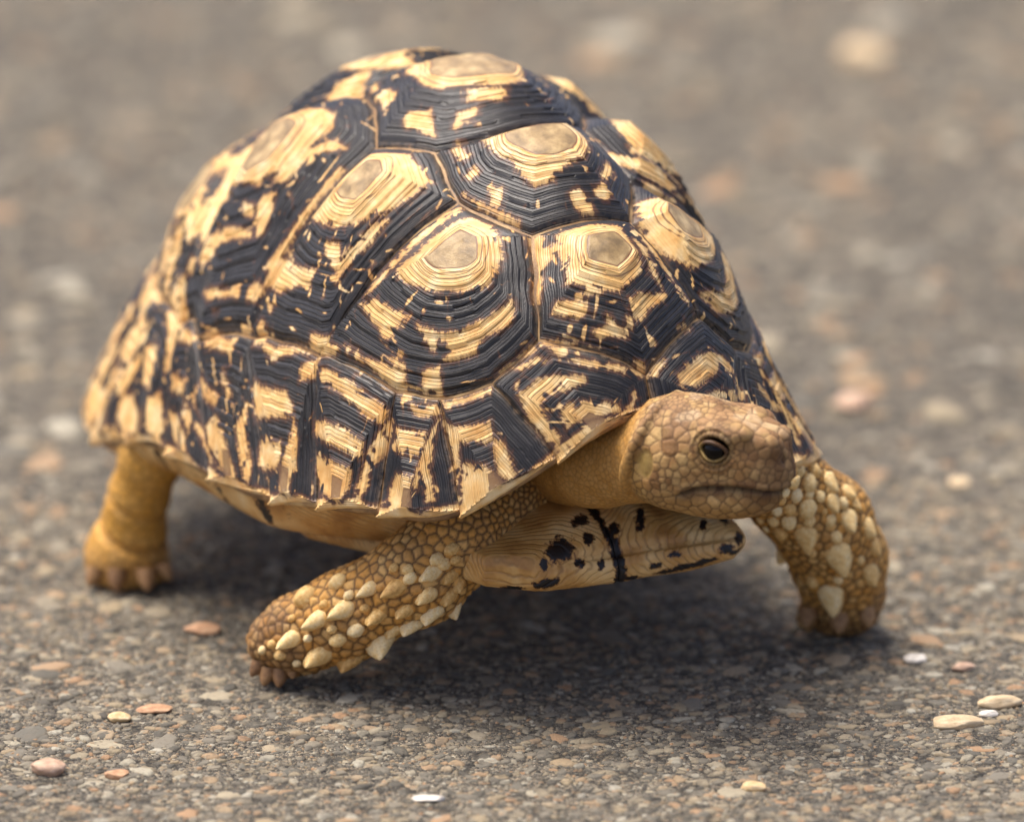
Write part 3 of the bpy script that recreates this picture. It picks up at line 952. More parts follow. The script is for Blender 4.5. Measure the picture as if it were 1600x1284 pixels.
plast_piece('plastron_scute', lambda P: np.maximum(0.5 + P[:, 1], 335.0 - P[:, 0]), (330, -290, 150), (700, 20, 370), 3.6, plastron)
def bridge(side):
    n = 60
    rows = []
    ph = np.radians(np.concatenate([np.linspace(34, 46, 8), np.linspace(47.5, 152, n - 8)])) * side
    tuck = np.concatenate([np.linspace(1, 0, 14)[:8] ** 1.6, np.linspace(1, 0, 14)[8:] ** 1.6, np.zeros(n - 14)])[:, None]
    rim = shell_point(np.cos(ph), np.sin(ph))
    d = rim - np.array([60, 0, 0]); d[:, 2] = 0; d /= np.linalg.norm(d, axis=1, keepdims=True)
    top = rim - d * 9 - np.array([0, 0, 9.])
    bot = np.stack([rim[:, 0] * 0.86, side * np.minimum(np.abs(rim[:, 1]) * 0.74, 335), np.full(n, 226.)], -1)
    for t in np.linspace(0, 1, 14):
        p = top * (1 - t) + bot * t
        out = np.array([0, side * 1., 0]) * 20 * math.sin(math.pi * t) - np.array([0, 0, 1]) * 26 * math.sin(math.pi * t)
        rows.append(p + out - tuck * np.array([30 * (1 - t), side * (170 - 110 * t), -30 * (1 - t)]))
    V = np.concatenate(rows); I = np.arange(len(V)).reshape(14, n)
    F = np.stack([I[:-1, :-1], I[:-1, 1:], I[1:, 1:], I[1:, :-1]], -1).reshape(-1, 4)
    if side > 0:
        F = F[:, ::-1]
    pg = np.clip(vnoise(V * np.array([1, .4, .4]), 30, 12) * 2.4 - 1.1, -3, 3)
    return mesh_np('bridge', toward_empty(V), F, True, {'pig': pg})
for s in (1, -1):
    link('bridge', bridge(s), M_PLAST, plastron)

# ------------------------------------------------------------------ tortoise: skin (head, neck, limbs, one mesh)
HB = math.radians(25)
HC = at(1105, 710, -250.0)
hf = np.array([math.cos(HB), -math.sin(HB), 0.0]); hr = np.array([-math.sin(HB), -math.cos(HB), 0.0])
HM = np.stack([hf, hr, [0, 0, 1.]])
def head_local(P):
    return ((P - HC) @ HM.T).astype(np.float32)
def head_world(L):
    return HC + np.asarray(L, float) @ HM
def mouth_z(x):
    return -36 + 7 * np.sin(np.clip(x / 128, 0, 1) * math.pi) - 16 * np.clip((12 - x) / 40, 0, 1) ** 1.3
neck_pts = [(head_world((-70, 0, -8)), 74), (at(935, 722, -120.0), 68), (at(880, 715, 40.0), 76)]
EYE_L = np.array([41., 66., 33.])
def head_sdf(P):
    L = head_local(P)
    S = L * np.array([1, 1, 1], np.float32); A = S.copy(); A[:, 1] = np.abs(A[:, 1])
    d = ell(A, (-27, 0, 8), (112, 84, 84))
    d = smin(d, ell(A, (66, 0, 2), (72, 60, 64)), 34)
    d = smin(d, ell(A, (94, 0, -18), (48, 46, 46)), 16)          # upper beak
    d = smin(d, ell(A, (12, 0, -55), (108, 66, 40)), 20)         # lower jaw
    d = smin(d, ell(A, (-48, 52, -22), (52, 36, 50)), 26)        # jaw muscle
    d = smin(d, ell(A, (48, 44, 56), (44, 24, 17)), 20)          # brow
    d = smin(d, ell(A, (104, 22, 36), (26, 20, 20)), 16)         # plates above the nostrils
    d = smin(d, chain(P, neck_pts, 20), 22)
    e = np.sqrt(((A - EYE_L.astype(np.float32)) / np.array([1.12, 1.2, 0.9], np.float32)) ** 2 @ np.ones(3, np.float32)) - 20.5
    d = smax(d, -e, 7)                                           # eye socket
    # collar fold of skin
    th = np.linspace(-2.5, 2.5, 25)
    best = None
    ring = [(-56 - 50 * abs(math.sin(t / 2)) ** 1.2 * 1.2, 85 * math.sin(t), 4 + 82 * math.cos(t)) for t in th]
    for a, b in zip(ring[:-1], ring[1:]):
        c = cone(L, a, b, 4.0 + 0.05 * abs(a[1]), 4.0 + 0.05 * abs(b[1]))
        best = c if best is None else np.minimum(best, c)
    d = smin(d, best, 8)
    ring2 = [(-118 - 8 * abs(math.sin(t)), 78 * math.sin(t), 78 * math.cos(t) - 2) for t in th]
    best = None
    for a, b in zip(ring2[:-1], ring2[1:]):
        c = cone(L, a, b, 3, 3)
        best = c if best is None else np.minimum(best, c)
    return d.astype(np.float32)
RF = [(at(800, 770, 20.), 70), (at(722, 834, -62.), 72), (at(655, 901, -75.), 70), (at(540, 962, -45.), 67), (at(468, 990, -20.), 58), (at(432, 1002, -8.), 45)]
LF = [(at(1190, 735, 60.), 66), (at(1240, 775, 110.), 66), (at(1285, 815, 150.), 74), (at(1310, 872, 195.), 72), (at(1318, 925, 232.), 60), (at(1314, 950, 245.), 50)]
RH = [(at(300, 672, 500.), 44), (at(236, 712, 445.), 46), (at(216, 775, 470.), 45), (at(206, 830, 492.), 50), (at(198, 868, 500.), 62), (at(197, 886, 500.), 60)]
lh_off = body_to_world(world_to_body(np.array([p for p, _ in RH])) * np.array([1, -1, 1]) + np.array([120, 30, 0]))
LH = [(p, r) for p, (_, r) in zip(lh_off, RH)]
def limb_sdf(pts, extra=None):
    def f(P):
        d = chain(P, pts, 26)
        if extra:
            d = extra(P, d)
        return smax(d, 1.5 - P[:, 2], 10).astype(np.float32)
    return f
def rf_extra(P, d):
    d = smin(d, cone(P, at(432, 1005, -8.), at(424, 1046, -4.), 36, 20), 14)
    return smin(d, cone(P, at(455, 1010, -25.), at(452, 1040, -25.), 32, 16), 14)
def hind_extra(P, d):
    return d
def toes(P, d, c, spread, n, r):
    return d
def rh_extra(P, d):
    for x in (152, 184, 226, 250):
        d = smin(d, cone(P, at(x * 0.6 + 198 * 0.4, 855, 480.), at(x, 893, 452. if 160 < x < 240 else 478.), 24, 17), 4)
    z = (P[:, 1] * 0)
    a, b = RH[2][0], RH[3][0]
    ax = (np.array(RH[1][0]) - np.array(RH[4][0])); ax /= np.linalg.norm(ax)
    for y0, amp in ((776, 8), (836, 11)):
        c = at(205, y0, 480.)
        t = ((P - c.astype(np.float32)) @ ax.astype(np.float32)) + 0.10 * (P[:, 0] - c[0])
        d = d + amp * np.exp(-(t / 6.5) ** 2)
    return d
def lf_extra(P, d):
    for x, y in ((1262, 966), (1311, 972), (1354, 962)):
        d = smin(d, cone(P, at(x * 0.6 + 1315 * 0.4, 925, 215.), at(x, y, 205.), 27, 18), 4)
    return d

parts = []
def add_part(f, lo, hi, h, region):
    V, F = surfnet(f, lo, hi, h)
    G = grad(f, V)
    parts.append((V, F, G, region))
def bounds(pts, pad=30):
    P = np.array([p for p, _ in pts]); r = max(q for _, q in pts) + pad
    return P.min(0) - r, P.max(0) + r
lo, hi = bounds(neck_pts + [(HC, 150)], 25)
add_part(head_sdf, lo, hi, 2.4, 'head')
lo, hi = bounds(RF); add_part(limb_sdf(RF, rf_extra), lo, hi, 3.0, 'rf')
lo, hi = bounds(LF); add_part(limb_sdf(LF, lf_extra), lo, hi, 3.0, 'lf')
lo, hi = bounds(RH); add_part(limb_sdf(RH, rh_extra), lo, hi, 3.6, 'rh')
lo, hi = bounds(LH); add_part(limb_sdf(LH), lo, hi, 6.0, 'lh')
def torso_sdf(P):
    B = world_to_body(P).astype(np.float32)
    d = ell(B, (-40, 0, 400), (560, 380, 150))
    t = [(body_to_world(np.array((-520., 0, 330))), 70), (body_to_world(np.array((-640., 10, 270))), 34), (body_to_world(np.array((-690., 20, 225))), 10)]
    return smin(d, chain(P, t), 30).astype(np.float32)
add_part(torso_sdf, BASE + np.array([-750, -750, 160]), BASE + np.array([750, 850, 600]), 12.0, 'torso')

def poisson(V, rad, seed):
    r = np.random.default_rng(seed)
    order = r.permutation(len(V))
    cs = float(rad.max()) * 1.8
    grid = {}
    S = []
    for i in order:
        p = V[i]; k = tuple((p // cs).astype(int)); ri = rad[i]; ok = True
        for dx in (-1, 0, 1):
            for dy in (-1, 0, 1):
                for dz in (-1, 0, 1):
                    for j in grid.get((k[0] + dx, k[1] + dy, k[2] + dz), ()):
                        q = V[j] - p
                        if q @ q < (0.9 * (ri + rad[j])) ** 2:
                            ok = False; break
                    if not ok: break
                if not ok: break
            if not ok: break
        if ok:
            grid.setdefault(k, []).append(i); S.append(i)
    return S
def cells(V, rad, seed):
    S = poisson(V, rad, seed)
    kd = KDTree(len(S))
    for n, i in enumerate(S):
        kd.insert(Vector(V[i]), n)
    kd.balance()
    c = np.empty(len(V)); e = np.empty(len(V)); cr = np.empty(len(V))
    rnd = np.random.default_rng(seed + 1).random(len(S))
    SV = V[S]; SR = rad[S]
    for i, v in enumerate(V):
        f = kd.find_n(Vector(v), 2)
        a, b = f[0][1], f[1][1]
        d = np.linalg.norm(SV[a] - SV[b]) + 1e-6
        e[i] = (f[1][2] ** 2 - f[0][2] ** 2) / (2 * d); c[i] = rnd[a]; cr[i] = SR[a]
    return e, c, cr
def smooth01(x, a, b):
    t = np.clip((x - a) / (b - a), 0, 1)
    return t * t * (3 - 2 * t)
OCHRE = np.array(srgb(206, 148, 66)[:3]); PALE = np.array(srgb(228, 186, 114)[:3]); BROWN = np.array(srgb(134, 98, 58)[:3])
def col3(*c):
    return np.array(srgb(*c)[:3])
Vs, Fs, cols, creases, cellr = [], [], [], [], []
off = 0
for V, F, G, reg in parts:
    n = len(V)
    col = np.tile(OCHRE, (n, 1))
    if reg == 'head':
        L = head_local(V); A = L.copy(); A[:, 1] = np.abs(A[:, 1])
        on_head = smooth01(L[:, 0], -105, -80)
        eyed = np.linalg.norm((A - EYE_L) * np.array([1, 1, 1.1]), axis=1)
        topf = smooth01(L[:, 2], 25, 60)
        rad = 6.4 + 4.6 * vnoise(V, 26, 41) + 5.5 * topf * smooth01(L[:, 0], 40, 75) + 6.5 * np.exp(-((L[:, 0] + 35) / 34) ** 2 - ((L[:, 2] - 34) / 24) ** 2) + 2.5 * smooth01(-L[:, 2], -10, 40) * smooth01(L[:, 0], -60, 0)
        rad = rad - 4.0 * (1 - smooth01(eyed, 30, 52)); rad = rad - 1.5 * topf * (1 - smooth01(L[:, 0], -30, 30))
        rad = np.where(on_head < 0.5, 4.2, np.clip(rad, 3.2, 14))
        e, c, cr = cells(V, rad, 11)
        mz = np.abs(L[:, 2] - mouth_z(L[:, 0]))
        inm = smooth01(L[:, 0], -26, 0)
        tymp = 1 - smooth01(np.hypot((A[:, 0] + 66) / 15, (A[:, 2] - 0) / 24), 0.75, 1.15)
        amp = 0.15 * cr * (0.35 + 0.65 * on_head) * (1 - tymp) * (1 - 0.75 * np.exp(-(mz / 9) ** 2) * inm)
        d = amp * smooth01(e, 0.0, 0.38 * cr)
        d -= 8.5 * np.exp(-(mz / 3.4) ** 2) * inm
        d += 3.4 * np.exp(-((L[:, 2] - mouth_z(L[:, 0]) - 9) / 6) ** 2) * inm
        d -= 3.5 * tymp
        # nostrils
        nos = np.linalg.norm(A - np.array([134, 15, 12]), axis=1)
        d -= 7 * np.exp(-(nos / 6) ** 2)
        # eyelid bag and wrinkles
        d += 3.2 * np.exp(-((eyed - 27) / 3.5) ** 2) + 2.2 * np.exp(-((eyed - 36) / 3) ** 2) - 1.5 * np.exp(-((eyed - 31.5) / 2) ** 2)
        d += 0.9 * vnoise(V, 14, 2) + (1 - on_head) * 2.0 * vnoise(V * np.array([1, .5, .5]), 16, 8)
        V = V + G * d[:, None]
        # colour
        col = np.tile(col3(180, 130, 70), (n, 1))
        def blend(w, c_):
            global col
            col = col * (1 - w[:, None]) + np.asarray(c_) * w[:, None]
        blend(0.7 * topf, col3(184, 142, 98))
        blend(0.7 * smooth01(vnoise(V, 34, 15), 0.05, 0.45), col3(126, 86, 48))
        blend(0.55 * smooth01(vnoise(V, 16, 25), 0.1, 0.5), col3(214, 172, 104))
        blend(0.6 * smooth01(c, 0.75, 0.95), col3(216, 176, 110))
        blend(0.5 * (1 - smooth01(c, 0.05, 0.2)), col3(112, 76, 44))
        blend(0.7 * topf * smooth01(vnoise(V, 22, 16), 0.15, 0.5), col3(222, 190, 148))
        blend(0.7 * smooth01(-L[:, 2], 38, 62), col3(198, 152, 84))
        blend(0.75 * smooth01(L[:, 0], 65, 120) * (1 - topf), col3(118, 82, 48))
        blend(0.8 * (1 - smooth01(eyed, 27, 33)), col3(150, 116, 62))
        blend(0.6 * tymp, col3(148, 132, 62))
        blend(0.5 * smooth01(-L[:, 0], 55, 80) * on_head * smooth01(-L[:, 2], -40, 10), col3(206, 160, 72))
        blend((1 - on_head), col3(188, 138, 66))
        blend(0.6 * np.exp(-((mz - 7) / 8) ** 2) * inm, col3(86, 58, 34))
        blend(0.9 * np.exp(-(mz / 4.0) ** 2) * inm, col3(44, 30, 22))
        blend(0.8 * np.exp(-(nos / 6) ** 2), col3(40, 28, 20))
        blend(np.full(n, 0.30) * on_head, col3(70, 50, 30))
        cre = smooth01(e, 0.0, 2.3)
        cre = 1 - (1 - cre) * np.where(on_head > 0.5, 0.8, 0.35) * (1 - tymp)
    elif reg in ('rf', 'lf'):
        pts = RF if reg == 'rf' else LF
        ax = np.array(pts[-2][0]) - np.array(pts[1][0]); L_ = np.linalg.norm(ax); ax /= L_
        t = ((V - np.array(pts[1][0])) @ ax) / L_
        back = (G @ np.array([0, 1.0, 0.25]))                       # upper / rear skin is finer
        rad = 8.0 - 3.0 * smooth01(back, -0.1, 0.5) + 1.5 * vnoise(V, 40, 3)
        rad -= 3.0 * smooth01(-t, -0.1, 0.25)
        rad = np.clip(rad, 3.8, 10.5)
        e, c, cr = cells(V, rad, 21 if reg == 'rf' else 22)
        d = 0.36 * cr * smooth01(e, 0.0, 0.85 * cr) + 0.7 * vnoise(V, 14, 2)
        V = V + G * d[:, None]
        k = smooth01(vnoise(V, 45, 5), -0.2, 0.5)[:, None]
        col = OCHRE * (1 - 0.5 * k) + col3(176, 134, 80) * 0.5 * k
        pl = (smooth01(c, 0.55, 1.0) * 0.6)[:, None]
        col = col * (1 - pl) + PALE * pl
        low = smooth01(t, 0.82, 1.15)[:, None] * 0.6
        col = col * (1 - low) + col3(112, 78, 50) * low
        dirt = (smooth01(t, 0.55, 1.1) * smooth01(vnoise(V, 18, 44), -0.2, 0.4) * 0.55)[:, None]
        col = col * (1 - dirt) + col3(96, 70, 48) * dirt
        cre = smooth01(e, 0.0, 3.6)
    elif reg in ('rh', 'lh'):
        if reg == 'rh':
            e, c, cr = cells(V, np.full(n, 8.0), 31)
            d = 0.10 * cr * smooth01(e, 0.0, 4)
            V = V + G * d[:, None]
            cre = 0.45 + 0.55 * smooth01(e, 0.0, 2.5)
        else:
            c = np.full(n, 0.5); cre = np.ones(n)
        col = np.tile(col3(210, 154, 62), (n, 1))
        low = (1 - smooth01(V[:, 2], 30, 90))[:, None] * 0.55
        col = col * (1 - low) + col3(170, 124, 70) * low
    else:
        c = np.full(n, 0.5); cre = np.ones(n)
        col = np.tile(col3(150, 108, 54), (n, 1))
    Vs.append(V); Fs.append(F + off); off += n
    cols.append(np.concatenate([col, np.ones((n, 1))], 1)); creases.append(cre); cellr.append(c)
def skin_material():
    m = Mat('scaly_skin', 0.55, 0.35)
    col = m.attr('col', 'Color'); cre = m.attr('crease'); cl = m.attr('cellr')
    n1 = m.noise(m.obj(), 700, 4); n2 = m.noise(m.obj(), 3200, 3)
    col = m.mix(m.math('MULTIPLY', m.ramp01(cl, 0.0, 1.0, False), 0.30), col, m.mix(0.5, col, srgb(240, 205, 140)))
    col = m.mix(m.math('MULTIPLY', m.math('SUBTRACT', 1.0, cre), 0.92), col, srgb(66, 42, 24))
    col = m.mix(m.math('MULTIPLY', m.ramp01(n1, 0.45, 0.7), 0.35), col, srgb(120, 86, 52))
    col = m.mix(m.math('MULTIPLY', m.ramp01(n2, 0.55, 0.75), 0.22), col, srgb(226, 196, 146))
    h = m.math('ADD', m.math('MULTIPLY', n1, 0.8), m.math('MULTIPLY', n2, 0.35))
    rough = m.math('ADD', 0.54, m.math('MULTIPLY', n1, 0.25))
    m.b.inputs['Subsurface Weight'].default_value = 0.0
    return m.out(col, rough, m.bump(h, 0.45, 0.0006))
M_SKIN = skin_material()
SKV = np.concatenate(Vs); SKF = np.concatenate(Fs)
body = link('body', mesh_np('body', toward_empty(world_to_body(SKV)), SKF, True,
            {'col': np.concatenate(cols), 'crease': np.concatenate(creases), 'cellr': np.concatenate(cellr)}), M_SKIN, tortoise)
body['label'] = 'ochre scaly head, neck and legs'
SKIN_BVH = BVHTree.FromPolygons([Vector(v) for v in SKV.tolist()], SKF.tolist())

# ---- eyes
def ellipsoid_mesh(name, nu=32, nv=20):
    V, F = [], []
    for j in range(nv + 1):
        a = math.pi * j / nv
        for i in range(nu):
            b = 2 * math.pi * i / nu
            V.append((math.sin(a) * math.cos(b), math.sin(a) * math.sin(b), math.cos(a)))
    for j in range(nv):
        for i in range(nu):
            k = (i + 1) % nu
            F.append((j * nu + i, (j + 1) * nu + i, (j + 1) * nu + k, j * nu + k))
    return mesh_np(name, np.array(V), F)
m = Mat('dark_eye', 0.05, 0.18)
M_EYE = m.out(m.ramp(m.noise(m.obj(), 0.9, 2), [(0.3, srgb(9, 7, 6)), (0.7, srgb(20, 14, 11))]), 0.06)
m = Mat('eyelid', 0.4, 0.4)
M_LID = m.out(m.mix(m.attr('lower'), srgb(84, 58, 34), m.ramp(m.noise(m.obj(), 900, 3), [(0.3, srgb(112, 86, 46)), (0.6, srgb(166, 136, 76))])), 0.42, m.bump(m.noise(m.obj(), 2500, 3), 0.5, 0.0004))
eye_me = ellipsoid_mesh('eye')
ew = lambda L: toward_empty(world_to_body(head_world(L)))
for s in (1, -1):
    L = EYE_L * np.array([1, s, 1]) + np.array([0, -1.5 * s, 0])
    o = link('eye', eye_me, M_EYE, body, ew(L))
    o.scale = (18.5, 18, 18)
    # lids: a ring of skin following the almond opening
    V, F = [], []
    nu, nv = 48, 10
    for i in range(nu):
        a = 2 * math.pi * i / nu
        ca, sa = math.cos(a), math.sin(a)
        ra = 16.5 + (4.5 if ca > 0 else 3.5) * abs(ca) ** 3
        rz = 14.5 if sa > 0 else 15.5
        for j in range(nv):
            b = 2 * math.pi * j / nv
            q = 2.6 if sa < 0 else 3.4
            x = ca * (ra + q * math.cos(b)); z = sa * (rz + q * math.cos(b)) - 0.12 * ca * 20
            y = 12.5 + q * math.sin(b) * 1.3 - 7.0 * (abs(ca) ** 3) + (2.0 if sa > 0 else 0) * sa
            V.append(EYE_L * np.array([1, s, 1]) + np.array([x, (y - 3.0) * s - 1.2 * s * ca * 2, z]))
    for i in range(nu):
        for j in range(nv):
            k, l = (i + 1) % nu, (j + 1) % nv
            F.append((i * nv + j, k * nv + j, k * nv + l, i * nv + l))
    low = np.repeat(np.clip(0.5 - 1.2 * (np.sin(2 * np.pi * np.arange(nu) / nu) + 0.6 * np.cos(2 * np.pi * np.arange(nu) / nu)), 0, 1), nv)
    link('eyelid', mesh_np('eyelid', toward_empty(world_to_body(head_world(np.array(V)))), F, True, {'lower': low}), M_LID, body)

# ---- large pointed scales and claws
def spike(seed, tip, n=14):
    r = np.random.default_rng(seed)
    th = np.arange(n) / n * 2 * np.pi
    V = []
    prof = [(1.0, -0.25), (1.02, 0.0), (0.90, 0.24), (0.68, 0.48), (0.42, 0.72), (0.14, 0.95)] if tip > 0.5 else [(1.0, -0.25), (1.03, 0.0), (0.96, 0.28), (0.76, 0.58), (0.46, 0.84), (0.18, 0.98)]
    rad = 1 + r.uniform(-0.07, 0.07, n)
    for s, z in prof:
        k = max(0, z)
        for t, q in zip(th, rad):
            x = math.cos(t); y = math.sin(t)
            pt = 1 + (0.45 * tip * max(0, x) ** 3)
            V.append((s * q * x * pt + tip * 0.95 * k ** 1.15, s * q * y * (1 - 0.25 * tip * max(0, x)), z))
    V.append((tip * 1.02, 0, 1.0))
    F = []
    for a in range(len(prof) - 1):
        for i in range(n):
            j = (i + 1) % n
            F.append((a * n + i, a * n + j, (a + 1) * n + j, (a + 1) * n + i))
    a = len(prof) - 1
    F += [(a * n + i, a * n + (i + 1) % n, (a + 1) * n) for i in range(n)]
    return mesh_np('scale', np.array(V), F)
def horn_material(name, stops, rough=0.58):
    m = Mat(name, rough, 0.4)
    oi = m.node('ShaderNodeObjectInfo').outputs['Random']
    s = m.node('ShaderNodeSeparateXYZ'); m.put(s.inputs[0], m.obj())
    n = m.noise(m.obj(), 2.2 / K, 4)
    v = m.math('ADD', m.math('MULTIPLY', n, 0.7), m.math('MULTIPLY', oi, 0.35))
    col = m.ramp(v, stops)
    n2 = m.noise(m.obj(), 6 / K, 3)
    col = m.mix(m.math('MULTIPLY', m.ramp01(n2, 0.5, 0.7), 0.35), col, srgb(150, 108, 60))
    rg = m.math('FRACT', m.math('MULTIPLY', s.outputs[2], 4.5 / K))
    h = m.math('ADD', m.math('MULTIPLY', n2, 0.6), m.math('MULTIPLY', m.ramp01(rg, 0.0, 0.5), 0.25))
    return m.out(col, rough, m.bump(h, 0.35, 0.0005))
M_HORN = horn_material('pale_horn_scale', [(0.2, srgb(168, 120, 60)), (0.40, srgb(216, 172, 100)), (0.58, srgb(236, 204, 140)), (0.8, srgb(246, 226, 178))])
M_CLAW = horn_material('claw_horn', [(0.2, srgb(84, 60, 40)), (0.5, srgb(140, 104, 68)), (0.8, srgb(186, 148, 100))])
spikes = [spike(i, 1.0) for i in range(3)]; domes = [spike(10 + i, 0.25) for i in range(3)]
for me in spikes + domes:
    me.materials.append(M_HORN)
R_EMPTY = Matrix(((HV[0], HV[1], 0), (-NV[0], -NV[1], 0), (0, 0, 1)))   # world -> Empty rotation
def ray_skin(x, y):
    d = Vector(at(x, y, 0.0) - EYE).normalized()
    h = SKIN_BVH.ray_cast(Vector(at(x, y, -700.0)), d)
    return h
def put_scale(x, y, size, dirx, diry, pointed, wide=0.72, hi=0.55):
    h = ray_skin(x, y)
    if h[0] is None:
        return
    p, nrm = h[0], h[1]
    if nrm.dot(Vector(EYE) - p) < 0:
        nrm = -nrm
    # average the normal over a small neighbourhood
    acc = nrm.copy()
    for q, nn, _, _ in SKIN_BVH.find_nearest_range(p, size * 0.7)[:60]:
        if nn.dot(nrm) > 0.2:
            acc += nn
    nrm = acc.normalized()
    d = Vector(np.array([dirx, 0, 0]) - diry * UPV)
    tx = (d - nrm * d.dot(nrm)).normalized()
    ty = nrm.cross(tx)
    Rm = Matrix((tx, ty, nrm)).transposed()
    o = link('scale', random.choice(spikes if pointed else domes), None, body)
    o.location = Vector(toward_empty(world_to_body(np.array(p)))) * K
    R = R_EMPTY @ Rm
    o.rotation_euler = R.to_euler()
    o.scale = (size * 0.5, size * 0.5 * wide, size * hi * 0.5)
def crop(lst, ox, oy, f):
    return [(ox + x * f, oy + y * f, s * f, p) for x, y, s, p in lst]
RFS = crop([(1040, 465, 100, 1), (1135, 480, 80, 1), (860, 540, 115, 1), (725, 545, 95, 1), (595, 650, 120, 1), (465, 700, 110, 1), (335, 795, 110, 1), (485, 870, 130, 1),
            (768, 680, 95, 1), (912, 650, 85, 1), (1020, 575, 95, 1), (1130, 580, 85, 1), (660, 750, 80, 0), (570, 800, 80, 0), (800, 800, 130, 1), (950, 720, 100, 1),
            (1050, 660, 100, 1), (640, 900, 100, 1), (410, 585, 120, 0), (570, 508, 90, 0), (850, 440, 55, 0), (920, 448, 58, 0), (1140, 345, 72, 0), (1065, 395, 72, 0),
            (192, 850, 48, 0), (282, 875, 62, 0), (365, 915, 44, 0), (930, 490, 70, 0), (1100, 420, 70, 0), (1160, 400, 55, 0), (240, 820, 52, 0), (625, 575, 55, 0), (705, 640, 50, 0),
            (1180, 520, 70, 1), (1160, 640, 70, 1), (860, 745, 80, 1), (420, 790, 48, 0), (540, 745, 52, 0), (500, 620, 50, 0), (340, 690, 44, 0)], 350, 750, .3125)
LFS = crop([(470, 280, 105, 0), (380, 272, 85, 0), (410, 200, 85, 0), (500, 205, 90, 0), (590, 270, 110, 1), (690, 330, 95, 1), (605, 390, 100, 1), (460, 430, 120, 0), (395, 355, 80, 0),
            (700, 495, 120, 1), (815, 535, 105, 1), (450, 590, 150, 1), (300, 575, 95, 0), (350, 510, 100, 0), (260, 505, 75, 0), (355, 435, 80, 0), (640, 705, 180, 1), (850, 650, 95, 1),
            (830, 810, 115, 1), (600, 945, 165, 1), (630, 600, 80, 0), (595, 500, 75, 0), (490, 860, 85, 0), (485, 690, 65, 0), (470, 345, 66, 0), (535, 360, 70, 0), (330, 335, 60, 0), (280, 445, 70, 0),
            (670, 400, 72, 0), (740, 400, 70, 1), (560, 450, 45, 0), (310, 385, 55, 0), (215, 550, 50, 0), (180, 500, 50, 0), (300, 700, 80, 1), (770, 735, 60, 0), (640, 850, 62, 0), (470, 505, 80, 0)], 1140, 680, .2648)
for x, y, s, p in RFS:
    put_scale(x, y, s * 1.05, -0.86, 0.52, p, 0.74 if p else 0.88, 1.25 if p else 0.85)
for x, y, s, p in LFS:
    put_scale(x, y, s * 1.05, 0.30 if x > 1300 else 0.05, 0.95, p, 0.92, 1.15 if p else 0.85)
def claw_mesh():
    V, F = [], []
    n, L = 12, 8
    for j in range(L + 1):
        t = j / L
        r = (1 - t ** 2.8) * 0.44 + 0.10
        for i in range(n):
            a = 2 * math.pi * i / n
            V.append((r * math.cos(a) * 1.0 + 0.34 * t * t, r * math.sin(a) * 0.9, -1.35 * t))
    for j in range(L):
        for i in range(n):
            k = (i + 1) % n
            F.append((j * n + i, j * n + k, (j + 1) * n + k, (j + 1) * n + i))
    F.append(tuple((L * n + i) for i in range(n)))
    return mesh_np('claw', np.array(V), F)
claw_me = claw_mesh(); claw_me.materials.append(M_CLAW)
def claw(x, y, Y, size, yaw, tilt=0.35, wide=1.25):
    p = at(x, y, Y)
    o = link('claw', claw_me, None, body)
    o.location = Vector(toward_empty(world_to_body(p))) * K
    M = Matrix.Rotation(yaw, 3, 'Z') @ Matrix.Rotation(-tilt, 3, 'Y')
    o.rotation_euler = (R_EMPTY @ M).to_euler()
    o.scale = (size * wide, size * wide, size)
for a in ((406, 1032, -30., 20, -2.4), (420, 1042, -34., 22, -2.0), (438, 1044, -40., 22, -1.7), (455, 1036, -46., 18, -1.4)):
    claw(*a)
for a in ((1266, 950, 186., 24, -1.9), (1311, 953, 174., 28, -1.57), (1351, 948, 184., 25, -1.2)):
    claw(*a)
for a in ((151, 886, 452., 24, -2.2), (184, 888, 428., 27, -1.7), (227, 888, 428., 27, -1.4), (254, 880, 450., 22, -0.9)):
    claw(*a)
for s, (p, _) in ((-1, LH[-1]),):
    for dx in (-40, 0, 40):
        q = p + HV * 55 + NV * dx
        o = link('claw', claw_me, None, body)
        o.location = Vector(toward_empty(world_to_body(q))) * K
        o.rotation_euler = (0, -0.35, 0); o.scale = (24, 24, 24)

# ------------------------------------------------------------------ loose pebbles on the road
def pebble_material(name, c0, c1, c2):
    m = Mat(name, 0.7, 0.3)
    n = m.noise(m.obj(), 3.0 / K * 0.6, 4)
    col = m.ramp(n, [(0.25, srgb(*c0)), (0.5, srgb(*c1)), (0.75, srgb(*c2))])
    n2 = m.noise(m.obj(), 9 / K, 3)
    col = m.mix(m.math('MULTIPLY', m.ramp01(n2, 0.5, 0.7), 0.3), col, srgb(120, 98, 76))
    return m.out(col, 0.7, m.bump(m.math('ADD', n, m.math('MULTIPLY', n2, 0.4)), 0.4, 0.0006))
PM = dict(beige=pebble_material('beige_pebble', (176, 150, 116), (206, 182, 144), (224, 206, 172)),
          white=pebble_material('white_pebble', (186, 176, 160), (218, 210, 196), (236, 230, 218)),
          orange=pebble_material('orange_pebble', (152, 112, 82), (184, 143, 108), (204, 172, 138)),
          pink=pebble_material('pink_pebble', (160, 128, 106), (192, 160, 134), (212, 186, 162)),
          yellow=pebble_material('yellow_pebble', (184, 152, 104), (208, 180, 134), (224, 202, 164)))
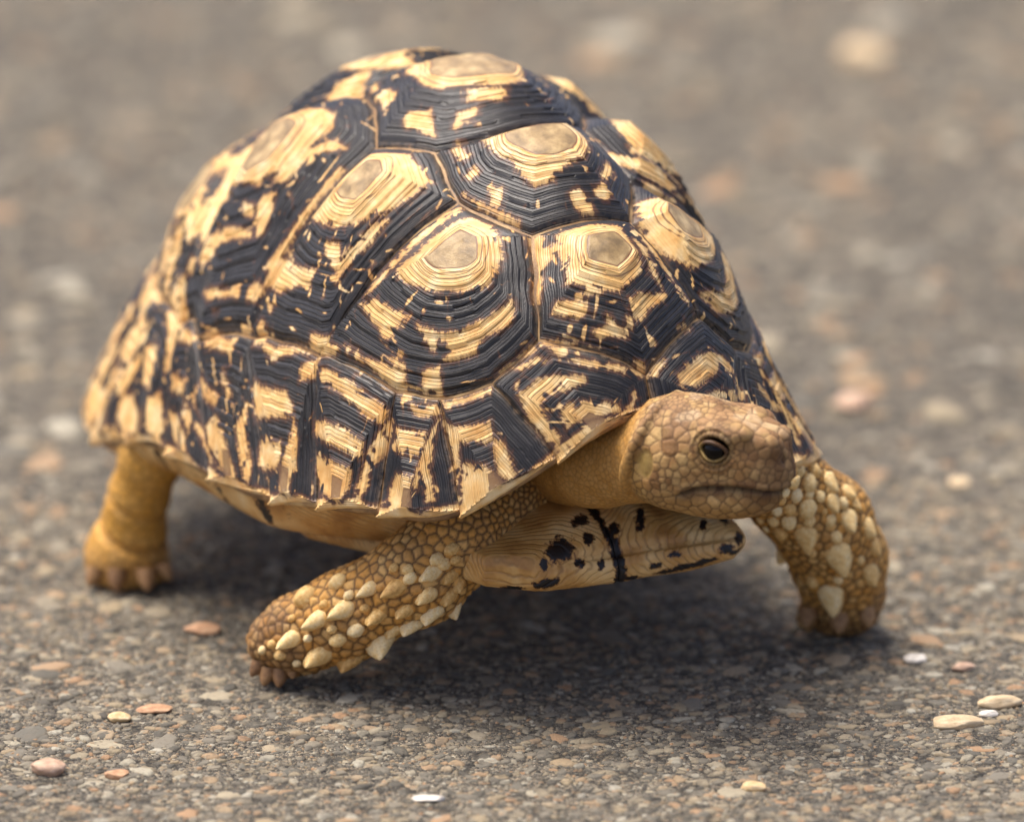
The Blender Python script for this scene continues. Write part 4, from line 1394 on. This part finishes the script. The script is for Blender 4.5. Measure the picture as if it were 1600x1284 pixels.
def pebble_mesh(seed, angular):
    r = np.random.default_rng(seed)
    bm = bmesh.new()
    bmesh.ops.create_icosphere(bm, subdivisions=4, radius=1.0)
    V = np.array([v.co[:] for v in bm.verts])
    for _ in range(int(5 + 7 * angular)):
        n = r.normal(size=3); n /= np.linalg.norm(n); h = r.uniform(0.62, 0.9)
        d = np.maximum(0, V @ n - h)
        V -= d[:, None] * n * (0.6 + 0.4 * angular)
    V *= (1 + 0.08 * vnoise(V, 0.6, seed) + 0.03 * vnoise(V, 0.2, seed + 1))[:, None]
    F = [[v.index for v in f.verts] for f in bm.faces]
    bm.free()
    return mesh_np('pebble', V, F)
PEB = [
 (1495, 1133, 90, 30, 16, 'beige', 0.2, 0.05, 'smooth oval beige pebble lying just below a paler pebble on the asphalt'),
 (1562, 1102, 74, 34, 17, 'beige', 0.5, 0.25, 'pale pebble with a pointed end just above the smooth oval beige pebble'),
 (1545, 1117, 34, 22, 8, 'white', 0.6, 0.1, 'small whitish chip wedged between the two beige pebbles'),
 (1432, 1032, 42, 30, 11, 'white', 0.4, -0.1, 'rounded whitish grey pebble lying next to an angular pinkish chip'),
 (1505, 1044, 44, 26, 9, 'pink', 0.9, 0.2, 'angular pinkish chip near the rounded whitish grey pebble'),
 (75, 1206, 58, 44, 22, 'pink', 0.8, 0.3, 'chunky tan pink stone, tallest of the loose stones on the asphalt'),
 (182, 1212, 42, 34, 11, 'orange', 0.8, 0.1, 'low orange tan stone beside the chunky tan pink stone'),
 (186, 1124, 37, 32, 12, 'yellow', 0.3, 0.0, 'small cream yellow pebble beside a flat pinkish orange stone'),
 (241, 1110, 58, 40, 9, 'orange', 0.6, 0.15, 'flat pinkish orange stone beside the small cream yellow pebble'),
 (316, 986, 60, 44, 13, 'orange', 0.5, 0.0, 'flat orange stone between the hind foot and the outstretched front foot'),
 (670, 1249, 56, 24, 7, 'white', 0.8, -0.1, 'thin white flake of stone lying alone on the asphalt'),
 (1178, 1232, 46, 28, 12, 'yellow', 0.7, -0.4, 'small yellowish tan lump of stone'),
 (1348, 92, 92, 120, 30, 'beige', 0.3, 0.0, 'large blurred pale beige pebble far behind the tortoise'),
 (1336, 634, 62, 80, 20, 'pink', 0.4, 0.0, 'blurred pale pink pebble behind the shell on the asphalt'),
 (1500, 755, 42, 46, 9, 'beige', 0.4, 0.0, 'small blurred beige pebble on the asphalt behind the front leg'),
]
for i, (x, y, w, dpt, hgt, mat, ang, yaw, label) in enumerate(PEB):
    p = on_ground(x, y)
    o = link('pebble', pebble_mesh(400 + i, ang), PM[mat])
    o.location = Vector((p[0] * K, p[1] * K, hgt * 0.30 * K))
    s = (DIST + p[1]) / DIST
    o.scale = (w / 2 * s, max(dpt, w * 0.45) / 2, hgt * 0.72)
    o.rotation_euler = (0, 0, yaw)
    tag(o, label, 'pebble', 'loose pebbles on the asphalt')
